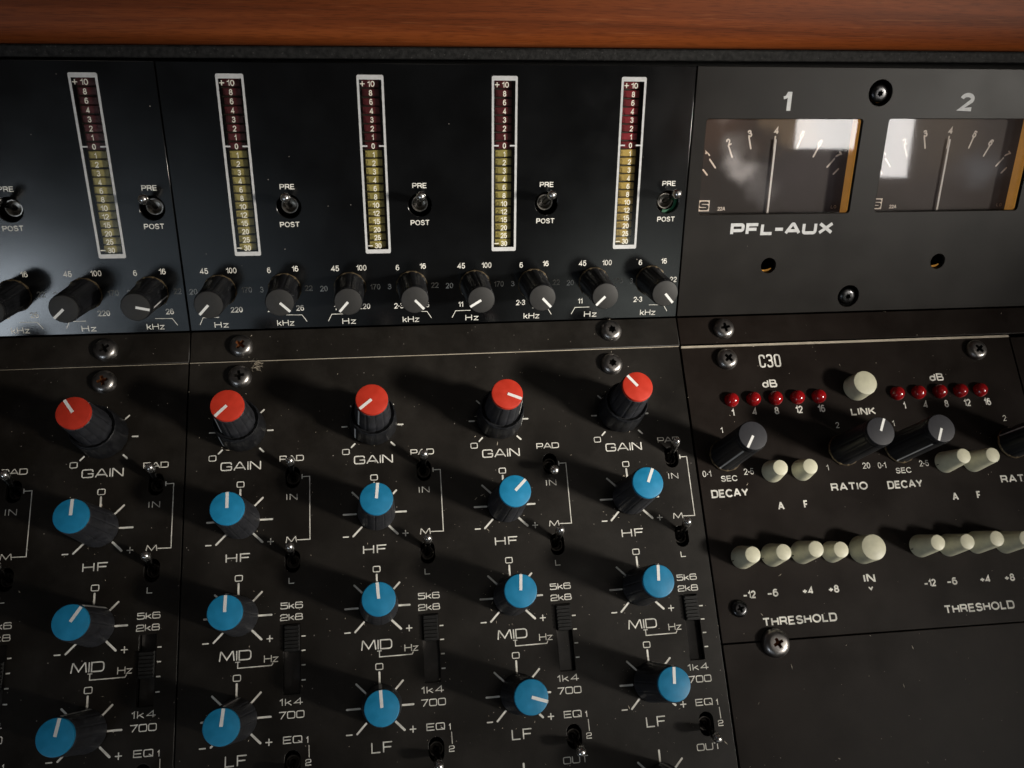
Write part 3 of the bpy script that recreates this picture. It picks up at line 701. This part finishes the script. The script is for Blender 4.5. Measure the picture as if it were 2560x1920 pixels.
def black_knob(H, r0, r1):
    b = [(r0 + .25, 0.9), (r0, 1.6), (r1 + .25, H - 3.4)]
    body = lathe([(r0 - .4, 0.9)] + b + [(r1 + .30, H - 2.4), (r1 + .12, H - 2.0), (r1 + .28, H - 1.6), (r1 + .2, H - 0.7), (r1, H - 0.4), (0, H - 0.4)], 96, flute(12, 0.03))
    skirt = lathe([(r0 + .55, 0.05), (r0 + .62, 0.5), (r0 + .4, 0.9), (r0 - .5, 0.95)], 12)
    return body, skirt, lathe([(r1 - .05, H - 0.5), (r1 - .1, H - 0.05), (r1 - .25, H), (0, H)], 64), bar_mesh(0.1, r1 - .1, H, 0.85), side_line(b, 0.6)
BK = black_knob(20.0, 5.25, 4.62); DK = black_knob(26.5, 5.6, 5.0)

def leaned(frame, x, y, dx, dy, H, rz):
    """place a knob whose shaft leans so that its cap centre sits dx, dy off the base"""
    bx, by = dx * 0.35, dy * 0.35
    ax = Vector((dx - bx, dy - by, H)).normalized()
    rot = Vector((0, 0, 1)).rotation_difference(ax).to_matrix().to_4x4()
    return frame @ Matrix.Translation(Vector((x + bx, y + by, 0)) * MM) @ rot @ Matrix.Rotation(rz, 4, 'Z')
def direction(a):
    a %= 360
    names = ['to the right', 'to the upper right', 'upwards', 'to the upper left', 'to the left', 'to the lower left', 'downwards', 'to the lower right']
    return names[int(((a + 22.5) % 360) // 45)]
CH = {0: 'strip cut off by the left edge', 1: 'leftmost full channel strip', 2: 'second full channel strip', 3: 'middle channel strip', 4: 'fourth full channel strip', 5: 'strip beside the compressor panel'}
PTR = {'gain': {1: (-0.4, 1.5, 124), 2: (0.73, 1.85, -135), 3: (1.09, 1.87, -141), 4: (0.4, 1.87, -23), 5: (-0.07, 2.59, 128)},
 'hf': {1: (0.11, 0.94, 88), 2: (0.83, 0.51, 90), 3: (1.55, 0.92, 84), 4: (0.92, 0.94, 44), 5: (0.24, 1.22, 65)},
 'mid': {1: (1.5, 1.14, 57), 2: (0.44, 0.74, 88), 3: (1.31, 1.44, 94), 4: (0.51, 0.88, 85), 5: (0.34, 0.82, 85)},
 'lf': {1: (0.46, 1.2, 80), 2: (0.58, -0.01, 83), 3: (1.43, 1.27, 93), 4: (1.04, 0.68, -19), 5: (0.73, 0.76, 84)},
 'hz': {1: (-0.32, 0.32, -138), 2: (-0.08, 0.45, -134), 3: (0.42, 0.3, -132), 4: (0.65, -0.28, -149), 5: (-0.51, -0.12, -135)},
 'khz': {0: (0.1, 0.3, -60), 1: (-0.07, 0.31, -13), 2: (1.0, 0.6, -45), 3: (0.91, 0.34, -47), 4: (0.13, -0.19, -47), 5: (-0.73, 0.32, -49)}}
first = {}
def knob(kind, key, meshes, mats, mw, label, cat, group):
    """first call builds the knob with its parts, later calls copy it"""
    if key not in first:
        r = root(kind, mw, label, cat, group)
        for nm, me, mt in zip(meshes[0], meshes[1], mats): link(nm, me, mt, r)
        first[key] = r; return r
    return dup(first[key], mw, label, group)
for c in (1, 2, 3, 4, 5, 0):
    dx, dy, a = PTR['gain'].get(c, (0, 1.5, 100))
    knob('gain_knob', 'gain', (('lower_ring', 'body', 'cap', 'pointer', 'side_stripe', 'side_stripe'), GAIN), ('knob_black', 'knob_charcoal', 'cap_red', 'pointer_white', 'pointer_white', 'pointer_white'),
         leaned(LOW, cx(c), DIALY['gain'], dx, dy, 27.5, math.radians(a)), 'red capped gain knob pointing %s, on the %s' % (direction(a), CH[c]), 'knob', 'red capped gain knobs')
    for k, H in (('hf', 24.5), ('mid', 22.5), ('lf', 24.5)):
        dx, dy, a = PTR[k].get(c, (0.4, 0.8, 92))
        knob('tone_knob', k, (('body', 'cap', 'pointer', 'side_stripe'), KN[k]), ('knob_charcoal', 'cap_blue', 'pointer_white', 'pointer_white'),
             leaned(LOW, cx(c), DIALY[k], dx, dy, H, math.radians(a)), 'blue capped knob above the %s lettering on the %s' % (k.upper(), CH[c]), 'knob', 'blue capped tone knobs')
knob('tone_knob', 'lf', None, None, leaned(LOW, cx(5), -162.6, .7, .7, 24.5, math.radians(90)), 'knob at the bottom edge below the OUT switch, mostly out of frame', 'knob', 'blue capped tone knobs')
for c in (0, 1, 2, 3, 4, 5):
    for k, x, nm in (('hz', -6.4, 'Hz'), ('khz', 15.5, 'kHz')):
        dx, dy, a = PTR[k].get(c, (0, 0.3, -135))
        knob('filter_knob', 'bk', (('body', 'skirt', 'cap', 'pointer', 'side_stripe'), BK), ('knob_black', 'dirty_brass', 'cap_charcoal', 'pointer_white', 'ink_grey_white'),
             leaned(UP, cx(c) + x, 14.7, dx, dy, 20.0, math.radians(a)),
             'black filter knob over the %s lettering of the %s' % (nm, CH[c]), 'knob', 'black filter knobs on the meter bridge')
for x, y, dx, dy, a, lab in ((262.8, -55.6, 0.3, 1.8, -123, 'black knob above the left DECAY lettering, cream buttons to its right'), (309.2, -55.7, 0, 1.2, 63, 'black knob below the LINK button, above the left RATIO lettering'),
                        (331.4, -56.0, 0.5, 1.5, -117, 'black knob above the right DECAY lettering, white stripe down its side'), (378.0, -56.4, 0.3, 1.3, 150, 'black knob cut off by the right edge, above the RATIO lettering')):
    knob('rotary_knob', 'dk', (('body', 'skirt', 'cap', 'pointer', 'side_stripe'), DK), ('knob_black', 'dirty_brass', 'cap_slate', 'pointer_white', 'ink_grey_white'),
         leaned(LOW, x, y, dx, dy, 26.5, math.radians(a)), lab, 'knob', 'black knobs on the compressor panel')

# toggles
def lever_mesh(L, r0, r1):
    return (lathe([(r0, 0), (r0, L * 0.25), (r0 * 1.05, L * 0.45), (r1, L - 2.6)], 40, None, True, 60),
            lathe([(r1, L - 2.6), (r1 * 1.03, L - 1.6), (r1 * 0.90, L - 0.75), (r1 * 0.58, L - 0.18), (r1 * .25, L), (0, L)], 40, None, False, 60))
LEV_U = lever_mesh(15.2, 1.0, 1.6); LEV_L = lever_mesh(12.6, 0.95, 1.5)
BUSH = lathe([(2.95, -9), (2.95, -0.25), (2.8, 0), (2.45, 0), (2.25, -0.3), (2.1, -3.0), (0.9, -3.4), (0, -3.4)], 48)
NUT = lathe([(4.0, -9), (4.0, -3.2), (3.8, -3.0), (2.9, -3.0)], 48)
BUSH_L = lathe([(2.3, -9), (2.3, -0.2), (2.2, 0), (1.9, 0), (1.75, -0.3), (1.6, -2.0), (0, -2.2)], 40)
def toggle(frame, x, y, depth, tip, tiph, key, label, group):
    mw = put(frame, x, y)
    lm = {'u': LEV_U, 'l': LEV_L}[key]
    piv = Vector((0, 0, -depth - 0.6)); d = Vector((tip[0], tip[1], tiph)) - piv
    lw = Matrix.Translation(piv * MM) @ Vector((0, 0, 1)).rotation_difference(d.normalized()).to_matrix().to_4x4()
    if key not in first:
        r = root('toggle_switch', mw, label, 'switch', group)
        link('bushing', BUSH if key == 'u' else BUSH_L, 'dark_bushing' if key == 'u' else 'slot_bushing', r, Matrix.Translation((0, 0, -depth * MM)))
        link('tip', lm[1], 'chrome', link('lever', lm[0], 'lever_dark', r, lw)); first[key] = r; return r
    r = dup(first[key], mw, label, group)
    for ch in r.children:
        if ch.name.startswith('lever'): ch.matrix_basis = lw
    return r
for c in range(6):
    tg = toggle(UP, cx(c) + 19.7, 43.9, 3.2, (0.25 + random.uniform(-.1, .1), 4.3), 8.9, 'u', 'metal toggle between PRE and POST, %s' % CH[c], 'toggle switches on the meter bridge')
    if c == 5:                                       # a sliver of green circuit board shows in this hole
        link('green_board', curve_plate([(3.05 * math.cos(math.radians(a)), 3.05 * math.sin(math.radians(a))) for a in range(20, -111, -10)] + [(4.05 * math.cos(math.radians(a)), 4.05 * math.sin(math.radians(a))) for a in range(-110, 21, 10)], [], 0.4), 'green_board', tg, Matrix.Translation((0, 0, -2.0 * MM)))
    down = c == 4
    toggle(LOW, cx(c) + 17.35, -54.6, 2.0, (0.1, -3.8 if down else 4.2), 7.7, 'l', ('metal toggle flicked down towards IN, %s' if down else 'metal toggle flicked up over PAD, %s') % CH[c], 'toggle switches on the channel panels')
    toggle(LOW, cx(c) + 17.35, -83.1, 2.0, (0.1, 3.9), 7.7, 'l', 'metal toggle between letters M and L, %s' % CH[c], 'toggle switches on the channel panels')
    if True:
        toggle(LOW, cx(c) + 17.35, -145.4, 2.0, (0.4, -3.8), 7.7, 'l', 'metal toggle between EQ and OUT, %s' % CH[c], 'toggle switches on the channel panels')
# slide switches
def ridged():
    bm = bmesh.new(); box_bm(bm, -2.45, 2.45, -4.15, 4.15, -3.5, 0.9, 0.15, 1)
    for k in range(7):
        y = -3.5 + k * 1.17; box_bm(bm, -2.3, 2.3, y - .33, y + .33, 0.86, 1.45, 0.12, 1)
    return smooth_by_angle(bm_mesh(bm), 30)
RID = ridged(); TRK = box(-2.9, 2.9, -11.3, 11.3, -4.4, -3.6)
for c in range(6):
    y = {0: -112.4, 1: -112.5}.get(c, -107.8)
    lab = 'ribbed slide switch pushed %s under 2k8, %s' % ('one notch down' if c < 2 else 'fully up', CH[c])
    mw = put(LOW, cx(c) + 17.2, -114.15); kl = Matrix.Translation((0.05 * MM, (y + 114.15) * MM, 0))
    if 'sl' not in first:
        r = root('slide_switch', mw, lab, 'switch', 'frequency slide switches'); link('track', TRK, 'slider_track', r)
        link('slider', RID, 'slider_black', r, kl); first['sl'] = r
    else:
        r = dup(first['sl'], mw, lab)
        for ch in r.children:
            if ch.name.startswith('slider'): ch.matrix_basis = kl

# screws
def cut(me, cutter):
    a = bpy.data.objects.new('a', me); b = bpy.data.objects.new('b', cutter); COL.objects.link(a); COL.objects.link(b)
    md = a.modifiers.new('x', 'BOOLEAN'); md.operation = 'DIFFERENCE'; md.object = b; md.solver = 'EXACT'
    dg = bpy.context.evaluated_depsgraph_get(); out = bpy.data.meshes.new_from_object(a.evaluated_get(dg))
    bpy.data.objects.remove(a); bpy.data.objects.remove(b); return out
def star_prism(pts, z0, z1, taper=0.8):
    bm = bmesh.new(); A = [bm.verts.new((x * taper, y * taper, z0)) for x, y in pts]; B = [bm.verts.new((x, y, z1)) for x, y in pts]
    n = len(pts)
    for i in range(n): bm.faces.new((A[i], A[(i + 1) % n], B[(i + 1) % n], B[i]))
    bm.faces.new(A[::-1]); bm.faces.new(B); bmesh.ops.recalc_face_normals(bm, faces=bm.faces); return bm_mesh(bm)
def cross_pts(L, w):
    f = w * 1.25
    return [(L, -w), (L, w), (f, f * .98), (w, L), (-w, L), (-f, f * .98), (-L, w), (-L, -w), (-f, -f * .98), (-w, -L), (w, -L), (f, -f * .98)]
def torx_pts(R_, r_, n=6):
    return [((R_ if k % 2 == 0 else r_) * math.cos(PI * k / n + .2), (R_ if k % 2 == 0 else r_) * math.sin(PI * k / n + .2)) for k in range(2 * n)]
def screw_mesh(r, h, pts, rec):
    prof = [(0, -2), (r * 0.93, -2), (r * 0.96, 0.02), (r, 0.35), (r * 0.985, h * 0.38), (r * 0.90, h * 0.66), (r * 0.74, h * 0.88), (r * 0.55, h * 0.97), (0, h)]
    me = cut(lathe(prof, 64), star_prism(pts, h - 1.9, h + 1.0))
    me.materials.clear()
    me.materials.append(MATS['steel_screw']); me.materials.append(MATS[rec])
    lim = max(math.hypot(*p) for p in pts) * 1.05
    for p in me.polygons:
        cc = p.center / MM; p.use_smooth = True
        if math.hypot(cc.x, cc.y) < lim and p.normal.z < 0.85 or (math.hypot(cc.x, cc.y) < lim and cc.z < h - 0.9): p.material_index = 1; p.use_smooth = False
    return smooth_by_angle(me, 30)
XP = cross_pts(1.95, 0.52); TP = torx_pts(1.75, 1.2)
SCR = {('x', 'rust'): screw_mesh(4.1, 2.7, XP, 'rust'), ('x', 'recess_dark'): screw_mesh(4.1, 2.7, XP, 'recess_dark'), ('t', 'recess_dark'): screw_mesh(4.1, 2.7, TP, 'recess_dark')}
SM = screw_mesh(2.95, 1.6, cross_pts(1.35, 0.36), 'recess_dark'); SM.materials[0] = MATS['black_screw']; BG = screw_mesh(4.95, 3.2, cross_pts(1.95, 0.52), 'rust')
def screw(me, frame, x, y, h, rz, label):
    # the head reads slightly displaced in perspective, so its seat is under the measured crown
    k = 1 - 1.4 / 290
    o = link('screw', me, None, None, put(frame, x, y, h, rz))
    return tag(o, label, 'screw', 'screws fastening the panels')
screw(SCR['x', 'rust'], LOW, 43.7, -17.9, 0, 0.25, 'rusty screw above the red gain knob of the leftmost full strip')
screw(SCR['x', 'recess_dark'], LOW, 43.5, -6.1, 0, 0.6, 'steel screw on the lip under the leftmost filter knobs')
screw(SCR['x', 'recess_dark'], LOW, 89.2, -17.8, 0, 0.1, 'dark steel screw beside the lint tuft, above the second gain knob')
screw(SCR['x', 'rust'], LOW, 89.5, -6.3, 0, 0.9, 'rusty screw on the lip above the lint tuft')
screw(SCR['t', 'recess_dark'], LOW, 223.9, -18.2, 0, 0.1, 'star slot screw left of the rightmost red gain knob')
screw(SCR['t', 'recess_dark'], LOW, 225.1, -5.0, 0, 0.4, 'star slot screw on the lip under the rightmost Hz knob')
screw(SCR['x', 'recess_dark'], LOW, 269.6, -5.6, 0, 0.15, 'steel cross slot screw on the lip above the C30 panel')
screw(SCR['x', 'recess_dark'], LOW, 269.0, -18.0, 0, 0.75, 'steel cross slot screw left of the C30 lettering')
screw(SCR['x', 'recess_dark'], LOW, 372.4, -18.0, 0, 0.7, 'steel cross slot screw at the top right corner of the compressor panel')
screw(SM, LOW, 259.4, -109.4, 0, 0.3, 'small dark screw below the -12 lettering, left of THRESHOLD')
screw(BG, LOW, 270.4, -121.7, 0, 0.4, 'large rusty screw on the seam below the left THRESHOLD lettering')
DSC = screw_mesh(3.3, 1.5, torx_pts(1.35, 0.95), 'recess_dark'); DSC.materials[0] = MATS['black_screw']
screw(DSC, UP, 321.1, 81.8, -1.6, 0.2, 'black screw sunk in a hole between the digits 1 and 2')
screw(DSC, UP, 321.2, 6.3, -1.6, 0.6, 'black screw sunk in a hole below the two needle meters')

# lamps and buttons on the compressor panel
LEDM = lathe([(2.75, 0), (2.75, 0.7), (2.6, 1.5), (2.2, 2.25), (1.5, 2.85), (0.7, 3.15), (0, 3.25)], 40, None, False, 60)
for xs, side in ((LED1, 'left'), (LED2, 'right')):
    for x, t in zip(xs, ('1', '4', '8', '12', '16')):
        tag(link('indicator_lamp', LEDM, 'led_red', None, put(LOW, x, -33.95 + 0.9 * sl(x) * 0.5, random.uniform(-.25, .05)) @ Matrix.Rotation(random.uniform(-.10, .10), 4, 'X') @ Matrix.Rotation(random.uniform(-.10, .10), 4, 'Y')), 'domed red lamp above the %s in the %s dB row' % (t, side), 'indicator lamp', 'red indicator lamps')
def button(x, y, h, r0, r1, label, nick=None):
    me = lathe([(r0 - .15, -1.2), (r0, 0.1), (r0 - .06, 0.8), (r1 + .15, h - 0.5), (r1 + .02, h - 0.12), (r1 - .2, h), (0, h)], 56)
    if nick:
        r = root('push_button', put(LOW, x, y), label, 'push button', 'cream push buttons'); link('cap', me, 'cream_plastic', r)
        link('slot_mark', box(-r0 - .06, -r0 + 1.0, -0.16, 0.16, 0.4, 1.6), 'cavity_black', r, Matrix.Rotation(0.25, 4, 'Z')); return r
    return tag(link('push_button', me, 'cream_plastic', None, put(LOW, x, y)), label, 'push button', 'cream push buttons')
button(279.8, -61.9, 7.5, 4.05, 2.72, 'cream button above the left letter A'); button(291.3, -62.0, 7.2, 4.0, 2.72, 'cream button above the left letter F')
button(348.6, -62.0, 11.6, 4.05, 2.65, 'tall cream button above the right letter A', True); button(360.0, -62.3, 11.8, 4.05, 2.65, 'tall cream button above the right letter F')
button(263.3, -92.0, 10.2, 4.1, 2.72, 'cream button above the left -12 marking', True); button(274.5, -91.9, 10.2, 4.1, 2.72, 'cream button above the left -6 marking', True)
button(285.7, -91.7, 11.6, 4.1, 2.72, 'cream button above the left +4 marking', True); button(297.0, -92.2, 7.4, 3.85, 2.72, 'cream button above the left +8 marking')
button(308.9, -92.2, 8.2, 5.1, 4.45, 'large cream button above the IN marking')
button(331.4, -92.3, 11.2, 4.1, 2.65, 'cream button above the right -12 marking', True); button(342.5, -92.7, 11.4, 4.1, 2.65, 'cream button above the right -6 marking')
button(353.7, -92.4, 11.8, 4.1, 2.65, 'cream button above the right +4 marking'); button(365.0, -93.1, 11.8, 4.1, 2.65, 'cream button above the right +8 marking')
button(318.9, -31.4, 7.4, 5.0, 4.5, 'large cream button above the LINK lettering')

# ------------------------------------------------------------------ 4. bar meters
SEGV = [83.89 - k * 2.846 for k in range(20)]
SEGT = ['+10', '8', '6', '4', '3', '2', '1', '0', '1', '2', '3', '4', '6', '8', '10', '12', '15', '20', '25', '-30']
FRAME = curve_plate(rrect(0.02, 8.86, 27.05, 86.72, 0.55, 4), [rrect(0.78, 8.10, 28.48, 85.22, 0.12, 2)], 0.09, 0)
SEGM = box(1.45, 7.25, -1.19, 1.19, -3.6, -2.3, 0.16, 1)
BACK = box(0.75, 8.15, 28.45, 85.25, -4.6, -3.5)
def bar_num(t, y):
    if t == '+10': return [grot('10', 3.45, 5.85, y - .95, y + .95, 0.018)], [('o', [(1.1, y), (2.55, y)], .33), ('o', [(1.82, y - .72), (1.82, y + .72)], .33)]
    if t == '-30': return [grot('30', 3.3, 5.65, y - .95, y + .95, 0.018)], [('o', [(1.05, y), (2.5, y)], .36)]
    w = 2.3 if len(t) == 2 else (0.72 if t == '1' else 1.15)
    return [grot(t, 4.4 - w / 2, 4.4 + w / 2, y - .95, y + .95, 0.018)], None
NUMS = []
for t, y in zip(SEGT, SEGV):
    a, b = bar_num(t, y); NUMS.append((a[0], strokes_mesh(b, .33) if b else None))
ZERO = strokes_mesh([('o', [(0.75, SEGV[7]), (2.45, SEGV[7])], .5), ('o', [(6.35, SEGV[7]), (8.15, SEGV[7])], .5)], .5, INK, False)
PANE = box(0.76, 8.14, 28.46, 85.24, -0.06, -0.01)
pj = random.Random(3)
def bar_meter(c):
    lab = {0: 'tall bar meter on the strip cut off by the left edge, mostly out of frame', 1: 'tall bar meter above the knobs of the leftmost full channel strip', 2: 'tall bar meter just right of the vertical panel seam', 3: 'tall bar meter in the middle of the row of five',
           4: 'tall bar meter second from the needle meter panel', 5: 'tall bar meter beside the needle meters, brightest red upper half'}[c]
    mw = put(UP, cx(c), 0, 0.10)
    if 'bar' in first:
        r = dup(first['bar'], mw, lab)
        if c == 5:                                   # window glare on this one is painted in as stronger red and yellow
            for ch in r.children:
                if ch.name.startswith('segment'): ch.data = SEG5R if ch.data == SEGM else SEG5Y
        return r
    r = root('bar_meter', mw, lab, 'level meter', 'upright bar meters'); first['bar'] = r
    link('frame', FRAME, 'ink_grey_white', r); link('back', BACK, 'segment_gap', r)
    for k, y in enumerate(SEGV):
        s = link('segment', SEGM if k < 8 else SEGM_Y, 'segment_red' if k < 8 else 'segment_yellow', r, Matrix.Translation((pj.uniform(-.07, .07) * MM, y * MM, 0)) @ Matrix.Rotation(pj.uniform(-.02, .02), 4, 'Z'))
        link('numeral', NUMS[k][0], 'ink_meter', r)
        if NUMS[k][1]: link('sign', NUMS[k][1], 'ink_meter', r)
    link('zero_mark', ZERO, 'ink_grey_white', r); link('cover', PANE, 'glass_bar', r)
    return r
SEGM_Y = SEGM.copy(); SEG5R = SEGM.copy(); SEG5Y = SEGM.copy(); SEG5R.materials.append(MATS['segment_red_glare']); SEG5Y.materials.append(MATS['segment_yellow_glare'])
for c in (1, 2, 3, 4, 5, 0): bar_meter(c)

# ------------------------------------------------------------------ 5. needle meters
def radial(cx0, x, y, piv=(0, 18)):
    return math.atan2(y - piv[1], x - piv[0]) - PI / 2
def needle_meter(x, w0, w1, v0, v1, label):
    r = root('needle_meter', put(UP, x, 0), label, 'needle meter', 'needle meters')
    a, b = w0 - x, w1 - x
    link('dial_face', box(a - .5, b + .5, v0 - 2, v1 + 2, -9, -7), 'dial_face', r)
    S = []
    for s in (-1, 1):
        for p_, q_ in (((10.2, 66.2), (9.0, 62.0)), ((17.6, 62.8), (15.9, 59.0)), ((24.5, 58.3), (22.0, 55.2)), ((26.7, 54.6), (24.9, 52.6))):
            S.append(('o', [(s * p_[0], p_[1]), (s * q_[0], q_[1])], 0.58))
    S.append(('o', [(0, 66.4), (0, 62.0)], 0.58))
    d0 = Matrix.Translation((0, 0, -7 * MM))
    link('dial_marks', strokes_mesh(S, .42), 'ink_dial', r, d0)
    for t, nx, ny in (('1', -25.6, 60.2), ('2', -17.8, 64.4), ('3', -10.0, 67.4), ('4', 0.2, 68.5), ('5', 10.4, 67.1), ('6', 17.9, 64.0), ('7', 25.8, 59.7)):
        link('numeral', grotc(t, nx, ny, 2.6, 0.66, 0.03, radial(0, nx, ny, (0, 35))), 'ink_dial', r, d0)
    bm = bmesh.new(); box_bm(bm, -27.2, -22.9, 39.2, 43.3, 0.01, 0.03)
    link('logo_square', bm_mesh(bm), 'ink_dial', r, d0)
    link('logo_letter', strokes_mesh(sq_strokes('S', -26.9, -23.2, 39.6, 42.9, 0.95), 0.95, 0.06, False), 'dial_face', r, d0)
    link('lettering', grot('22A', -19.6, -16.6, 39.4, 40.8, 0.03), 'ink_dial', r, d0); link('lettering', grot('L0', 25.9, 28.0, 39.7, 40.9, 0.0), 'ink_dial', r, d0)
    bm = bmesh.new(); box_bm(bm, -0.34, 0.34, 33.0, 65.4, -6.2, -5.9)
    nd = link('needle', bm_mesh(bm), 'pointer_white', r, Matrix.Translation((0, 38.3 * MM, 0)) @ Matrix.Rotation(0.006, 4, 'Z') @ Matrix.Translation((0, -38.3 * MM, 0)))
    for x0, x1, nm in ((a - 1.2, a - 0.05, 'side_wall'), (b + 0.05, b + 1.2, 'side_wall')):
        link(nm, box(x0, x1, v0 - 1.5, v1 + 1.5, -8.9, -1.65), 'amber_wall_glow', r)
    link('glass', box(a - .4, b + .4, v0 - .4, v1 + .4, -2.0, -1.7), 'glass_dial', r)
    return r
needle_meter(VX[0], 256.8, 316.0, 39.1, 72.9, 'needle meter under the digit 1 and above the PFL-AUX lettering')
needle_meter(VX[1] - 0.1, 326.2, 385.5, 39.3, 73.1, 'needle meter under the digit 2, at the right edge')

# ------------------------------------------------------------------ 6. dirt that has a body of its own
def tuft():
    bm = bmesh.new(); rnd = random.Random(5)
    for k in range(26):
        p = Vector((rnd.gauss(0, .5), rnd.gauss(0, .8), 0.25 + rnd.random() * .5)); pts = [p]
        d = Vector((rnd.gauss(.5, .5), rnd.gauss(1.0, .4), rnd.gauss(0, .25)))
        for _ in range(5):
            d = (d + Vector((rnd.gauss(0, .4), rnd.gauss(0, .4), rnd.gauss(0, .3)))).normalized(); pn = pts[-1] + d * 0.55; pn.z = max(.15, pn.z); pts.append(pn)
        for a, b in zip(pts, pts[1:]):
            w = Vector((.07, -.05, .05)); v = [bm.verts.new(a - w), bm.verts.new(a + w), bm.verts.new(b + w), bm.verts.new(b - w)]; bm.faces.new(v)
    return bm_mesh(bm)
tag(link('lint_tuft', tuft(), 'lint', None, put(LOW, 94.0, -14.0, 0.1, -0.5)), 'pale tuft of lint beside the second screw on the panel seam', 'lint')
def specks():
    bm = bmesh.new(); rnd = random.Random(11)
    for k in range(520):
        x = rnd.uniform(-20, 440); y = rnd.uniform(-165, 0) if rnd.random() < .85 else rnd.uniform(-165, -60)
        if rnd.random() < .42:                       # dust gathers round the knobs
            a = rnd.uniform(0, 2 * PI); d = 6.6 + abs(rnd.gauss(0, 2.2)); c = rnd.choice((1, 2, 3, 4, 4, 5, 5))
            x = cx(c) + d * math.cos(a); y = rnd.choice((-37.65, -68.65, -99.95, -131.2)) + d * math.sin(a)
        s = 0.07 + rnd.random() ** 3 * 0.16; e = 1 + rnd.random() ** 3 * 4; a = rnd.uniform(0, PI)
        c_, s_ = math.cos(a), math.sin(a)
        pts = [(-s * e, 0), (0, -s * .7), (s * e, 0), (0, s * .7)]
        lo = [bm.verts.new((x + u * c_ - v * s_, y + u * s_ + v * c_, 0.02)) for u, v in pts]; top = bm.verts.new((x, y, 0.05 + s * .5))
        for i in range(4): bm.faces.new((lo[i], lo[(i + 1) % 4], top))
    return bm_mesh(bm)
o = link('dust', specks(), 'lint', None, LOW); o['kind'] = 'stuff'; tag(o, 'scattered dust specks lying on the lower panels', 'dust')
